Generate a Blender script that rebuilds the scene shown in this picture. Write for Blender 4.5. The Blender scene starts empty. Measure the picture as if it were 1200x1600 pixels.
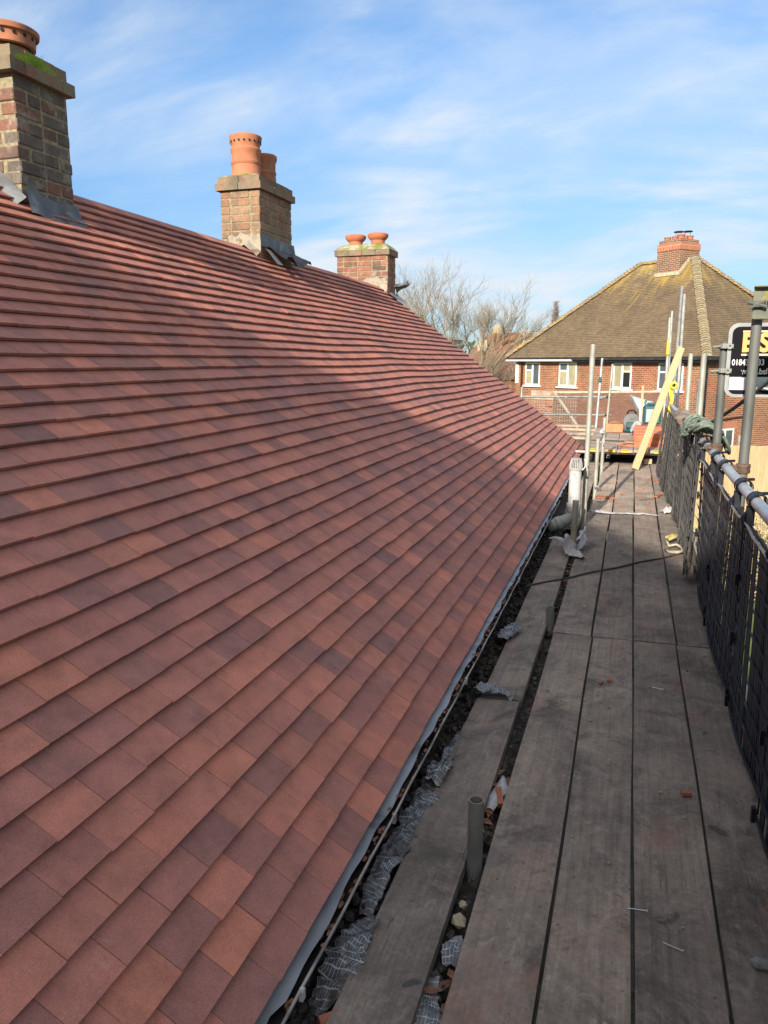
import bpy, math, random
from mathutils import Vector, Matrix, noise
R = math.radians
rnd = random.Random(7)
sc = bpy.context.scene
COL = sc.collection

# ------------------------------------------------------------------ camera
PITCH, YAW = R(11.06), R(17.66)
cam_d = bpy.data.cameras.new("camera")
cam = bpy.data.objects.new("camera", cam_d); COL.objects.link(cam)
cam_d.sensor_fit = 'VERTICAL'; cam_d.sensor_height = 36.0; cam_d.lens = 36.0 * 1202 / 1600
cam_d.clip_start = 0.05; cam_d.clip_end = 3000
F = Vector((-math.sin(YAW)*math.cos(PITCH), math.cos(YAW)*math.cos(PITCH), -math.sin(PITCH)))
RT = Vector((math.cos(YAW), math.sin(YAW), 0)); UP = RT.cross(F)
M = Matrix((RT, UP, -F)).transposed().to_4x4()
cam.matrix_world = M
sc.camera = cam

# ------------------------------------------------------------------ sun and sky
SUN_EL, SUN_HEAD = R(22.5), R(6.4)        # light travels towards +Y, slightly +X
sun_d = bpy.data.lights.new("sun", 'SUN'); sun_d.energy = 5.0; sun_d.angle = R(0.5); sun_d.color = (1.0, 0.90, 0.76)
sun = bpy.data.objects.new("sun", sun_d); COL.objects.link(sun)
trav = Vector((math.sin(SUN_HEAD)*math.cos(SUN_EL), math.cos(SUN_HEAD)*math.cos(SUN_EL), -math.sin(SUN_EL)))
sun.rotation_euler = trav.to_track_quat('-Z', 'Y').to_euler()
sun.location = (-5, -20, 25)

world = bpy.data.worlds.new("World"); sc.world = world; world.use_nodes = True
nt = world.node_tree; nt.nodes.clear()
def N(tree, typ, **kw):
    n = tree.nodes.new(typ)
    for k, v in kw.items(): setattr(n, k, v)
    return n
wo = N(nt, 'ShaderNodeOutputWorld'); bg = N(nt, 'ShaderNodeBackground'); bg.inputs['Strength'].default_value = 0.118
sky = N(nt, 'ShaderNodeTexSky', sky_type='NISHITA', sun_disc=False, sun_elevation=SUN_EL, sun_rotation=R(187))
sky.air_density = 1.0; sky.dust_density = 0.6; sky.ozone_density = 2.0
tc = N(nt, 'ShaderNodeTexCoord')
sep = N(nt, 'ShaderNodeSeparateXYZ'); nt.links.new(tc.outputs['Generated'], sep.inputs[0])
zz = N(nt, 'ShaderNodeMath', operation='ADD'); zz.inputs[1].default_value = 0.34; nt.links.new(sep.outputs['Z'], zz.inputs[0])
mx = N(nt, 'ShaderNodeMath', operation='MAXIMUM'); mx.inputs[1].default_value = 0.03; nt.links.new(zz.outputs[0], mx.inputs[0])
dx = N(nt, 'ShaderNodeMath', operation='DIVIDE'); nt.links.new(sep.outputs['X'], dx.inputs[0]); nt.links.new(mx.outputs[0], dx.inputs[1])
dy = N(nt, 'ShaderNodeMath', operation='DIVIDE'); nt.links.new(sep.outputs['Y'], dy.inputs[0]); nt.links.new(mx.outputs[0], dy.inputs[1])
cmb = N(nt, 'ShaderNodeCombineXYZ'); nt.links.new(dx.outputs[0], cmb.inputs[0]); nt.links.new(dy.outputs[0], cmb.inputs[1])
def cloud_layer(rot, scl, nscale, det, lo, hi, dist):
    mp = N(nt, 'ShaderNodeMapping'); mp.inputs['Rotation'].default_value = (0, 0, R(rot)); mp.inputs['Scale'].default_value = scl
    nt.links.new(cmb.outputs[0], mp.inputs[0])
    nz = N(nt, 'ShaderNodeTexNoise'); nz.inputs['Scale'].default_value = nscale; nz.inputs['Detail'].default_value = det
    nz.inputs['Roughness'].default_value = 0.56; nz.inputs['Distortion'].default_value = dist
    nt.links.new(mp.outputs[0], nz.inputs['Vector'])
    mr = N(nt, 'ShaderNodeMapRange', interpolation_type='SMOOTHSTEP'); mr.inputs[1].default_value = lo; mr.inputs[2].default_value = hi
    nt.links.new(nz.outputs[0], mr.inputs[0]); return mr
c1 = cloud_layer(38, (0.65, 1.25, 1), 2.2, 11, 0.36, 0.68, 0.6)
c2 = cloud_layer(20, (0.8, 1.4, 1), 1.25, 7, 0.36, 0.62, 0.4)
mxx = N(nt, 'ShaderNodeMath', operation='MULTIPLY_ADD'); nt.links.new(c1.outputs[0], mxx.inputs[0]); nt.links.new(c2.outputs[0], mxx.inputs[1]); mxx.inputs[2].default_value = 0.08
ad = N(nt, 'ShaderNodeMath', operation='MULTIPLY_ADD'); nt.links.new(c2.outputs[0], ad.inputs[0]); ad.inputs[1].default_value = 0.34; nt.links.new(mxx.outputs[0], ad.inputs[2])
cl = N(nt, 'ShaderNodeMath', operation='MULTIPLY', use_clamp=True); nt.links.new(ad.outputs[0], cl.inputs[0]); cl.inputs[1].default_value = 0.86
mix = N(nt, 'ShaderNodeMix', data_type='RGBA'); nt.links.new(cl.outputs[0], mix.inputs[0])
tintn = N(nt, 'ShaderNodeMix', data_type='RGBA', blend_type='MULTIPLY'); tintn.inputs[0].default_value = 1.0
nt.links.new(sky.outputs[0], tintn.inputs[6])
zr = N(nt, 'ShaderNodeValToRGB'); nt.links.new(sep.outputs['Z'], zr.inputs[0])
for e_, (p_, c_) in zip([zr.color_ramp.elements[0], zr.color_ramp.elements[1], zr.color_ramp.elements.new(.12), zr.color_ramp.elements.new(.3)], ((0, (.29, .41, .58)), (.6, (.60, .82, .98)), (.12, (.36, .49, .63)), (.3, (.48, .69, .86)))):
    e_.position = p_; e_.color = (*c_, 1)
nt.links.new(zr.outputs[0], tintn.inputs[7])
nt.links.new(tintn.outputs[2], mix.inputs[6]); mix.inputs[7].default_value = (3.5, 3.85, 4.2, 1)
sdot = N(nt, 'ShaderNodeVectorMath', operation='DOT_PRODUCT'); nt.links.new(tc.outputs['Generated'], sdot.inputs[0]); sdot.inputs[1].default_value = tuple(-trav)
fill_veil = N(nt, 'ShaderNodeMapRange', interpolation_type='SMOOTHSTEP'); nt.links.new(sdot.outputs['Value'], fill_veil.inputs[0]); fill_veil.inputs[1].default_value = -.1; fill_veil.inputs[2].default_value = .85; fill_veil.inputs[4].default_value = .75  # warm glow on the unseen sun side, added to lift the fill light
mix2 = N(nt, 'ShaderNodeMix', data_type='RGBA'); nt.links.new(fill_veil.outputs[0], mix2.inputs[0]); nt.links.new(mix.outputs[2], mix2.inputs[6]); mix2.inputs[7].default_value = (6.3, 5.9, 5.6, 1)
nt.links.new(mix2.outputs[2], bg.inputs[0]); nt.links.new(bg.outputs[0], wo.inputs[0])

sc.view_settings.view_transform = 'Standard'; sc.view_settings.look = 'None'
sc.view_settings.gamma = 1.0; sc.view_settings.use_curve_mapping = False
sc.view_settings.exposure = 0.95
sc.cycles.use_denoising = True
sc.cycles.max_bounces = 6

# ------------------------------------------------------------------ tags and mesh builder
def tag(o, label=None, cat=None, group=None, kind=None):
    if label: o['label'] = label
    if cat: o['category'] = cat
    if group: o['group'] = group
    if kind: o['kind'] = kind
    return o
def thing(name, label, cat, loc, group=None):
    o = bpy.data.objects.new(name, None); COL.objects.link(o); o.location = loc
    o.empty_display_size = 0.1
    return tag(o, label, cat, group)
def org(o):
    v = Vector((0, 0, 0))
    while o is not None:
        v += o.location; o = o.parent
    return v

class MB:
    def __init__(s): s.v = []; s.f = []; s.uv = []; s.has_uv = False; s.marks = []
    def use(s, mat): s.marks.append((len(s.f), mat))
    def quad(s, pts, uvs=None):
        n = len(s.v); s.v += [Vector(p) for p in pts]; s.f.append(tuple(range(n, n+len(pts))))
        s.uv.append(uvs)
        if uvs: s.has_uv = True
    def box(s, c, d, rot=None, uvm=False):
        c = Vector(c); hx, hy, hz = d[0]/2, d[1]/2, d[2]/2
        co = [Vector((x*hx, y*hy, z*hz)) for x in (-1, 1) for y in (-1, 1) for z in (-1, 1)]
        if rot is not None: co = [rot @ p for p in co]
        n = len(s.v); s.v += [c+p for p in co]
        for q in ((0,1,3,2),(4,6,7,5),(0,4,5,1),(2,3,7,6),(0,2,6,4),(1,5,7,3)):
            s.f.append(tuple(n+i for i in q)); s.uv.append(None)
    def bar(s, a, b, w, h, up=(0, 0, 1)):
        a, b = Vector(a), Vector(b); d = (b-a); L = d.length; d.normalize()
        x = d.cross(Vector(up))
        if x.length < 1e-5: x = d.cross(Vector((1, 0, 0)))
        x.normalize(); z = x.cross(d)
        s.box((a+b)/2, (w, L, h), Matrix((x, d, z)).transposed())
    def tube(s, pts, r, n=10, caps=True, radii=None, closed=False):
        pts = [Vector(p) for p in pts]; m = len(pts); base = len(s.v); prev = None
        for i, p in enumerate(pts):
            if closed: t = pts[(i+1) % m] - pts[i-1]
            else: t = pts[min(i+1, m-1)] - pts[max(i-1, 0)]
            t.normalize()
            if prev is None:
                x = t.cross(Vector((0, 0, 1)))
                if x.length < 1e-3: x = t.cross(Vector((0, 1, 0)))
            else: x = prev - t*prev.dot(t)
            x.normalize(); y = t.cross(x); prev = x
            rr = radii[i] if radii else r
            for k in range(n):
                an = 2*math.pi*k/n; s.v.append(p + (x*math.cos(an) + y*math.sin(an))*rr)
        for i in range(m if closed else m-1):
            for k in range(n):
                a = base+i*n+k; b = base+i*n+(k+1) % n
                j = (i+1) % m
                s.f.append((a, b, base+j*n+(k+1) % n, base+j*n+k)); s.uv.append(None)
        if caps and not closed:
            s.f.append(tuple(base+k for k in reversed(range(n)))); s.uv.append(None)
            s.f.append(tuple(base+(m-1)*n+k for k in range(n))); s.uv.append(None)
    def pipe(s, a, b, r, wall=0.004, n=16):
        a, b = Vector(a), Vector(b); d = (b-a).normalized()
        x = d.cross(Vector((0, 1, 0)));  x = x if x.length > 1e-3 else d.cross(Vector((1, 0, 0))); x.normalize(); y = d.cross(x)
        base = len(s.v)
        for p, rr in ((a, r), (b, r), (b, r-wall), (a, r-wall)):
            for k in range(n):
                an = 2*math.pi*k/n; s.v.append(p+(x*math.cos(an)+y*math.sin(an))*rr)
        for i in range(4):
            for k in range(n):
                s.f.append((base+i*n+k, base+i*n+(k+1) % n, base+((i+1) % 4)*n+(k+1) % n, base+((i+1) % 4)*n+k)); s.uv.append(None)
    def lathe(s, prof, c, n=24, axis=(0, 0, 1), close=False):
        c = Vector(c); ax = Vector(axis).normalized(); x = ax.orthogonal().normalized(); y = ax.cross(x); base = len(s.v)
        for (r, z) in prof:
            for k in range(n):
                an = 2*math.pi*k/n; s.v.append(c+ax*z+(x*math.cos(an)+y*math.sin(an))*r)
        for i in range(len(prof)-1):
            for k in range(n):
                s.f.append((base+i*n+k, base+i*n+(k+1) % n, base+(i+1)*n+(k+1) % n, base+(i+1)*n+k)); s.uv.append(None)
    def grid(s, fn, nu, nv, uvs=1.0):
        base = len(s.v); s.has_uv = True
        for i in range(nu+1):
            for j in range(nv+1): s.v.append(Vector(fn(i/nu, j/nv)))
        for i in range(nu):
            for j in range(nv):
                s.f.append((base+i*(nv+1)+j, base+(i+1)*(nv+1)+j, base+(i+1)*(nv+1)+j+1, base+i*(nv+1)+j+1))
                s.uv.append([(i/nu*uvs, j/nv*uvs), ((i+1)/nu*uvs, j/nv*uvs), ((i+1)/nu*uvs, (j+1)/nv*uvs), (i/nu*uvs, (j+1)/nv*uvs)])
    def lump(s, c, r, squash=(1, 1, 1), seed=0, jag=0.35):
        c = Vector(c); t = (1+5**.5)/2
        co = [(-1,t,0),(1,t,0),(-1,-t,0),(1,-t,0),(0,-1,t),(0,1,t),(0,-1,-t),(0,1,-t),(t,0,-1),(t,0,1),(-t,0,-1),(-t,0,1)]
        fs = [(0,11,5),(0,5,1),(0,1,7),(0,7,10),(0,10,11),(1,5,9),(5,11,4),(11,10,2),(10,7,6),(7,1,8),(3,9,4),(3,4,2),(3,2,6),(3,6,8),(3,8,9),(4,9,5),(2,4,11),(6,2,10),(8,6,7),(9,8,1)]
        rr = random.Random(seed); n = len(s.v); q = Matrix.Rotation(rr.uniform(0, 6.28), 3, Vector((rr.random()-.5, rr.random()-.5, rr.random()+.01)))
        for p in co:
            p = q @ Vector(p).normalized()*r*(1-jag*rr.random()); s.v.append(c+Vector((p.x*squash[0], p.y*squash[1], p.z*squash[2])))
        for f in fs: s.f.append(tuple(n+i for i in f)); s.uv.append(None)
    def build(s, name, mat, parent=None, loc=None, smooth=False, bevel=0, autosm=None, normals=False):
        o0 = org(parent) if parent is not None else (Vector(loc) if loc is not None else Vector((0, 0, 0)))
        me = bpy.data.meshes.new(name); me.from_pydata([p-o0 for p in s.v], [], s.f)
        if s.has_uv:
            ul = me.uv_layers.new(name="UVMap"); li = 0
            for f, u in zip(s.f, s.uv):
                for k in range(len(f)):
                    ul.data[li].uv = u[k] if u else (0, 0); li += 1
        me.update()
        if normals:
            import bmesh
            bm = bmesh.new(); bm.from_mesh(me); bmesh.ops.recalc_face_normals(bm, faces=bm.faces); bm.to_mesh(me); bm.free()
        if smooth: me.shade_smooth()
        if mat: me.materials.append(mat)
        for i, (st, mt) in enumerate(s.marks):
            me.materials.append(mt)
            for p in me.polygons[st:]: p.material_index = i+1
        o = bpy.data.objects.new(name, me); COL.objects.link(o)
        if parent is not None: o.parent = parent
        else: o.location = o0
        if autosm is not None:
            me.shade_smooth(); me.set_sharp_from_angle(angle=R(autosm))
        if bevel:
            b = o.modifiers.new("bevel", 'BEVEL'); b.width = bevel; b.segments = 1; b.limit_method = 'ANGLE'
        return o
def single(mb, name, mat, label, cat, group=None, loc=None, **kw):
    if loc is None:
        n = len(mb.v); c = sum(mb.v, Vector())/n; loc = (c.x, c.y, min(p.z for p in mb.v))
    return tag(mb.build(name, mat, loc=loc, **kw), label, cat, group)

# ------------------------------------------------------------------ materials
def newmat(name):
    m = bpy.data.materials.new(name); m.use_nodes = True
    t = m.node_tree; t.nodes.clear()
    out = N(t, 'ShaderNodeOutputMaterial'); b = N(t, 'ShaderNodeBsdfPrincipled'); t.links.new(b.outputs[0], out.inputs[0])
    return m, t, b
def coords(t, scale=(1, 1, 1), kind='Object', rnd_off=False, rot=(0, 0, 0)):
    c = N(t, 'ShaderNodeTexCoord'); mp = N(t, 'ShaderNodeMapping'); mp.inputs['Scale'].default_value = scale; mp.inputs['Rotation'].default_value = rot
    t.links.new(c.outputs[kind], mp.inputs[0])
    if rnd_off:
        oi = N(t, 'ShaderNodeObjectInfo'); ml = N(t, 'ShaderNodeMath', operation='MULTIPLY'); ml.inputs[1].default_value = 37.0
        t.links.new(oi.outputs['Random'], ml.inputs[0]); t.links.new(ml.outputs[0], mp.inputs['Location'])
    return mp.outputs[0]
def tnoise(t, vec, scale, det=4, rough=.6, dist=0):
    n = N(t, 'ShaderNodeTexNoise'); n.inputs['Scale'].default_value = scale; n.inputs['Detail'].default_value = det
    n.inputs['Roughness'].default_value = rough; n.inputs['Distortion'].default_value = dist
    t.links.new(vec, n.inputs['Vector']); return n.outputs[0]
def ramp(t, fac, stops, mode='LINEAR'):
    r = N(t, 'ShaderNodeValToRGB'); r.color_ramp.interpolation = mode
    e = r.color_ramp.elements
    while len(e) < len(stops): e.new(0.5)
    for x, (p, c) in zip(e, stops): x.position = p; x.color = (*c, 1)
    if fac is not None: t.links.new(fac, r.inputs[0])
    return r.outputs[0]
def mixc(t, fac, a, b, mode='MIX'):
    m = N(t, 'ShaderNodeMix', data_type='RGBA', blend_type=mode)
    for sock, v in ((m.inputs[0], fac), (m.inputs[6], a), (m.inputs[7], b)):
        if isinstance(v, (int, float)): sock.default_value = v
        elif isinstance(v, tuple): sock.default_value = (*v, 1)
        else: t.links.new(v, sock)
    return m.outputs[2]
def step(t, fac, lo, hi, smooth=True, inv=False):
    r = N(t, 'ShaderNodeMapRange'); r.interpolation_type = 'SMOOTHSTEP' if smooth else 'LINEAR'
    r.inputs[1].default_value = lo; r.inputs[2].default_value = hi
    if inv: r.inputs[3].default_value = 1; r.inputs[4].default_value = 0
    t.links.new(fac, r.inputs[0]); return r.outputs[0]
def mul(t, a, b, op='MULTIPLY'):
    m = N(t, 'ShaderNodeMath', operation=op)
    for s, v in ((m.inputs[0], a), (m.inputs[1], b)):
        if isinstance(v, (int, float)): s.default_value = v
        else: t.links.new(v, s)
    return m.outputs[0]
def bump(t, b, h, strength=.3, dist=.01):
    n = N(t, 'ShaderNodeBump'); n.inputs['Strength'].default_value = strength; n.inputs['Distance'].default_value = dist
    t.links.new(h, n.inputs['Height']); t.links.new(n.outputs[0], b.inputs['Normal'])
def noisy(name, c1, c2, scale=8, rough=.8, metal=0, lo=.35, hi=.65, bs=.2, bd=.004, stretch=(1, 1, 1), c3=None, s3=2.5, t3=(.56, .68), rnd_off=False, det=6, spec=None):
    m, t, b = newmat(name); v = coords(t, stretch, rnd_off=rnd_off)
    n = tnoise(t, v, scale, det); col = ramp(t, n, [(lo, c1), (hi, c2)])
    if c3:
        v2 = coords(t, (1, 1, 1), rnd_off=rnd_off); col = mixc(t, step(t, tnoise(t, v2, s3, 6), *t3), col, c3)
    t.links.new(col, b.inputs['Base Color']); b.inputs['Roughness'].default_value = rough; b.inputs['Metallic'].default_value = metal
    if bs: bump(t, b, n, bs, bd)
    if spec is not None: b.inputs['Specular IOR Level'].default_value = spec
    return m
def island(t):
    g = N(t, 'ShaderNodeNewGeometry'); return g.outputs['Random Per Island']

def mat_new_tile():
    m, t, b = newmat("new_clay_tile"); r = island(t)
    col = ramp(t, r, [(0, (.430, .161, .102)), (.12, (.39, .149, .102)), (.36, (.35, .137, .101)), (.66, (.318, .128, .100)), (.92, (.275, .119, .098)), (1, (.225, .107, .093))])
    v = coords(t)
    wn = N(t, 'ShaderNodeTexWhiteNoise', noise_dimensions='1D'); t.links.new(r, wn.inputs['W'])
    hue = ramp(t, wn.outputs[0], [(0, (.9, .9, .9)), (1, (1.1, 1.08, 1.06))]); col = mixc(t, 1.0, col, hue, 'MULTIPLY')
    blo = tnoise(t, v, 9, 8, .7); col = mixc(t, 1.0, col, ramp(t, blo, [(.3, (.74, .73, .74)), (.5, (1, 1, 1)), (.7, (1.22, 1.18, 1.15))]), 'MULTIPLY')
    scf = tnoise(t, coords(t, (9, 60, 9), rot=(0, 0, .5)), 1.2, 6, .7); col = mixc(t, mul(t, mul(t, step(t, scf, .66, .74), step(t, tnoise(t, v, 2.1, 3), .5, .6)), .4), col, (.50, .40, .36))
    sand = tnoise(t, v, 260, 3, .8); col = mixc(t, 1.0, col, ramp(t, sand, [(.3, (.70, .70, .70)), (.7, (1.28, 1.28, 1.28))]), 'MULTIPLY')
    dust = step(t, tnoise(t, v, 5.5, 8, .75), .62, .74); col = mixc(t, mul(t, dust, .42), col, (.46, .36, .31))
    t.links.new(col, b.inputs['Base Color']); b.inputs['Roughness'].default_value = .78
    bump(t, b, sand, .35, .002); return m
M_TILE = mat_new_tile()

def mat_board(name, dark, light, dusty):
    m, t, b = newmat(name)
    g = coords(t, (30, 1.6, 30), rnd_off=True); v = coords(t, rnd_off=True)
    oi = N(t, 'ShaderNodeObjectInfo')
    grain = tnoise(t, g, 1.6, 8, .68, .5)
    col = ramp(t, grain, [(.25, dark), (.5, tuple((a+b_)/2 for a, b_ in zip(dark, light))), (.8, light)])
    bl = tnoise(t, v, 2.2, 10, .7, .4); col = mixc(t, 1.0, col, ramp(t, bl, [(.3, (.50, .50, .51)), (.5, (1.0, .98, .96)), (.68, (1.55, 1.48, 1.38))]), 'MULTIPLY')
    fine = tnoise(t, v, 62, 8, .78); col = mixc(t, 1.0, col, ramp(t, fine, [(.3, (.74, .74, .74)), (.7, (1.3, 1.29, 1.27))]), 'MULTIPLY')
    sm = tnoise(t, coords(t, (5, 3.4, 3), rnd_off=True), 2.4, 13, .8, 1.2); col = mixc(t, mul(t, step(t, sm, .50, .70), .6), col, dusty)
    sc_ = tnoise(t, coords(t, (4.5, 42, 3), rnd_off=True, rot=(0, 0, .12)), 1.5, 6, .7, .3); msk = step(t, tnoise(t, v, 1.3, 3), .5, .66)
    col = mixc(t, mul(t, mul(t, step(t, sc_, .56, .70), msk), .5), col, dusty)
    fg = tnoise(t, coords(t, (85, 1.1, 85), rnd_off=True), 1.5, 6, .7, .6); col = mixc(t, 1.0, col, ramp(t, fg, [(.3, (.85, .85, .85)), (.55, (1.02, 1.02, 1.02)), (.75, (1.12, 1.12, 1.11))]), 'MULTIPLY')
    ck = tnoise(t, coords(t, (26, .55, 26), rnd_off=True), 1.3, 3, .5, .4); ckd = mul(t, mul(t, mul(t, ck, .5, 'SUBTRACT'), 1.0), 1.0); ckm = step(t, mul(t, ckd, ckd), 0, .00006, inv=True); col = mixc(t, mul(t, ckm, mul(t, msk, .7)), col, (.02, .018, .016))
    dk2 = tnoise(t, v, 2.9, 10, .78, .8); col = mixc(t, mul(t, step(t, dk2, .51, .64), .66), col, tuple(x*.42 for x in dark))
    sp = tnoise(t, v, 48, 4, .7); col = mixc(t, mul(t, step(t, sp, .68, .76), .5), col, (.42, .38, .33))
    dk = tnoise(t, v, 7.5, 3, .5, .2); col = mixc(t, mul(t, step(t, dk, .70, .75), .7), col, (.030, .029, .030))
    rd = tnoise(t, v, 3.0, 6, .65); col = mixc(t, mul(t, step(t, rd, .54, .74), .5), col, (.25, .125, .085))
    tw = ramp(t, oi.outputs['Random'], [(0, (.84, .84, .85)), (1, (1.14, 1.12, 1.09))]); col = mixc(t, 1.0, col, tw, 'MULTIPLY')
    t.links.new(col, b.inputs['Base Color']); b.inputs['Roughness'].default_value = .88
    h = mul(t, mul(t, grain, .7), mul(t, mul(t, bl, .6), mul(t, fine, .5), 'ADD'), 'ADD'); bump(t, b, h, .5, .006); return m
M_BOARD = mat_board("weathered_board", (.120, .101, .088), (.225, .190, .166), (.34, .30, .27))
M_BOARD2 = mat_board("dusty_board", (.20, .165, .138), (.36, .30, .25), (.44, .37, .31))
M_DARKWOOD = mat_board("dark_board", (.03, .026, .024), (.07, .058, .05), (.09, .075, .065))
M_PALE = noisy("pale_toe_wood", (.23, .205, .165), (.36, .325, .265), 3, .85, stretch=(14, .8, 14), c3=(.16, .14, .115), rnd_off=True)
M_NEWWOOD = noisy("new_timber", (.33, .235, .125), (.43, .32, .19), 3, .7, stretch=(30, 30, 1.2), c3=(.40, .25, .10), s3=3)
M_FENCE = noisy("fence_wood", (.27, .19, .10), (.39, .29, .165), 4, .85, stretch=(12, 12, .6), c3=(.30, .22, .13), s3=1.5)
M_STEEL = noisy("galvanised_steel", (.27, .28, .28), (.42, .43, .43), 7, .48, .65, c3=(.24, .23, .19), s3=4, bs=.08, rnd_off=True)
M_STEELD = noisy("dirty_steel", (.125, .135, .13), (.235, .245, .235), 6, .6, .35, c3=(.20, .19, .12), s3=3, bs=.12, rnd_off=True)
M_SHADESTEEL = noisy("shade_toned_steel", (.055, .06, .058), (.115, .12, .115), 5, .65, .1, c3=(.13, .12, .07), s3=3, bs=.12, stretch=(1, 1, .35))  # dirty steel darkened further: shade on the sign-side poles put into the colour
M_STEELG = noisy("chalky_steel", (.23, .235, .205), (.36, .36, .32), 6, .6, .25, c3=(.30, .27, .19), s3=4, bs=.1, rnd_off=True)
M_RUST = noisy("rusty_steel", (.055, .033, .024), (.13, .085, .062), 30, .8, .3)
M_RAIL = noisy("rail_steel", (.36, .39, .42), (.54, .57, .60), 9, .42, .55, c3=(.28, .27, .25), s3=6, bs=.1)
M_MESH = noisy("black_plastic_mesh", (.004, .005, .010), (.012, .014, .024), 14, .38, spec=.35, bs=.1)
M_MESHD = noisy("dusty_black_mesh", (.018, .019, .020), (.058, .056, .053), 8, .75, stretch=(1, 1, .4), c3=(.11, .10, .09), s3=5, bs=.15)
M_GUTTER = noisy("gutter_plastic", (.018, .016, .015), (.05, .042, .038), 9, .5, c3=(.11, .075, .05), s3=6)
M_GRIM = noisy("gutter_rim", (.10, .095, .088), (.33, .31, .29), 25, .7, c3=(.10, .085, .07), s3=7, stretch=(1, .3, 1))
M_TRAY = noisy("eaves_tray", (.15, .16, .175), (.25, .265, .285), 6, .42, c3=(.10, .105, .11), s3=4, stretch=(1, .35, 1), bs=.1)
M_LEAD = noisy("lead_sheet", (.13, .14, .15), (.27, .28, .29), 6, .5, .25, c3=(.38, .38, .37), s3=5, bs=.3, bd=.006)
M_LEADD = noisy("dark_lead", (.055, .06, .065), (.13, .135, .14), 7, .55, .2, c3=(.22, .22, .22), s3=6, bs=.3)
M_MORTAR = noisy("mortar", (.14, .115, .07), (.27, .235, .155), 40, .95, c3=(.17, .155, .12), s3=8, bs=.5)
M_CEMENT = noisy("cement_patch", (.19, .17, .13), (.34, .31, .255), 9, .95, c3=(.16, .10, .065), s3=9, t3=(.5, .6), bs=.4)
M_MOSSCAP = noisy("mossy_flaunching", (.17, .15, .10), (.33, .31, .23), 16, .95, c3=(.13, .15, .025), s3=7, t3=(.46, .6), bs=.8, bd=.02)
M_MOSS = noisy("moss", (.07, .10, .015), (.20, .24, .05), 30, .95, bs=.6)
M_GRASSY = noisy("roof_grass", (.16, .30, .02), (.32, .46, .06), 12, .8, bs=0)
M_POT = noisy("terracotta_pot", (.31, .115, .06), (.43, .165, .085), 7, .8, c3=(.20, .10, .065), s3=5, t3=(.5, .66), bs=.15)
M_POTD = noisy("orange_pot", (.34, .105, .05), (.45, .15, .07), 12, .75, bs=.1)
M_BLACK = noisy("black_inside", (.004, .004, .004), (.008, .008, .008), 5, .9, bs=0)
M_PVCW = noisy("white_pvc", (.36, .37, .38), (.46, .465, .47), 5, .45, c3=(.25, .245, .235), s3=9, stretch=(1, 1, .3), bs=0)
M_PVCG = noisy("grey_pvc", (.22, .235, .23), (.32, .33, .32), 7, .5, c3=(.16, .16, .15), s3=8, bs=.05)
M_POLY = noisy("pale_polythene", (.24, .24, .245), (.42, .42, .425), 10, .45, c3=(.30, .29, .28), s3=9, bs=.3)
M_DEBRIS = noisy("dark_debris", (.010, .010, .010), (.060, .052, .046), 38, .85, c3=(.13, .075, .05), s3=16, t3=(.54, .64), bs=.8, bd=.02)
M_LEAF = noisy("dead_leaf", (.09, .04, .022), (.22, .10, .055), 25, .8, bs=.1)
M_CHIP = noisy("tile_chip", (.22, .08, .045), (.36, .13, .07), 30, .85)
M_STONE = noisy("pebble", (.22, .19, .13), (.40, .36, .26), 20, .9)
M_NAIL = noisy("bright_nail", (.50, .50, .50), (.7, .7, .7), 20, .35, .8, bs=0)
M_ROPE = noisy("green_rope", (.075, .105, .085), (.17, .21, .175), 40, .95, bs=.6, bd=.004)
M_ROPED = noisy("grey_green_rope", (.05, .062, .06), (.10, .12, .115), 60, .95, bs=.6, bd=.004)
M_YEL = noisy("yellow_webbing", (.60, .48, .03), (.78, .64, .06), 15, .55)
M_YELP = noisy("yellow_band_paint", (.60, .40, .03), (.75, .52, .05), 15, .6)
M_TEAL = noisy("teal_plastic", (.013, .062, .072), (.02, .085, .097), 6, .4, bs=0)
M_TEALL = noisy("pale_teal_plastic", (.20, .30, .30), (.28, .37, .37), 6, .45, bs=0)
M_WHITEP = noisy("white_plastic", (.48, .49, .49), (.56, .56, .56), 6, .4, bs=0)
M_ORANGE = noisy("orange_clay", (.46, .14, .06), (.56, .19, .085), 10, .7, bs=.1)
M_UPVC = noisy("white_upvc", (.56, .57, .57), (.64, .64, .64), 4, .35, bs=0)
M_FASCIA = noisy("black_gutter", (.010, .010, .012), (.03, .03, .032), 6, .5, bs=0)
M_BROWNP = noisy("brown_downpipe", (.035, .014, .010), (.06, .025, .018), 6, .5, bs=0)
M_LICH = noisy("lichened_bracket", (.085, .095, .075), (.17, .175, .13), 9, .8, .05, c3=(.20, .18, .035), s3=14, t3=(.5, .62), bs=.3)
M_TWIG = noisy("twig_bark", (.135, .11, .075), (.25, .21, .15), 12, .9, bs=0)
M_TWIGD = noisy("red_brown_twigs", (.12, .08, .065), (.20, .14, .115), 6, .9, bs=0)
M_BARK = noisy("olive_bark", (.13, .12, .055), (.25, .23, .12), 8, .9, bs=.3)
M_FELT = noisy("black_felt", (.006, .006, .007), (.02, .02, .022), 12, .5, bs=.2)
M_CORD = noisy("dark_cord", (.03, .028, .026), (.06, .055, .05), 20, .9, bs=0)

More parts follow.
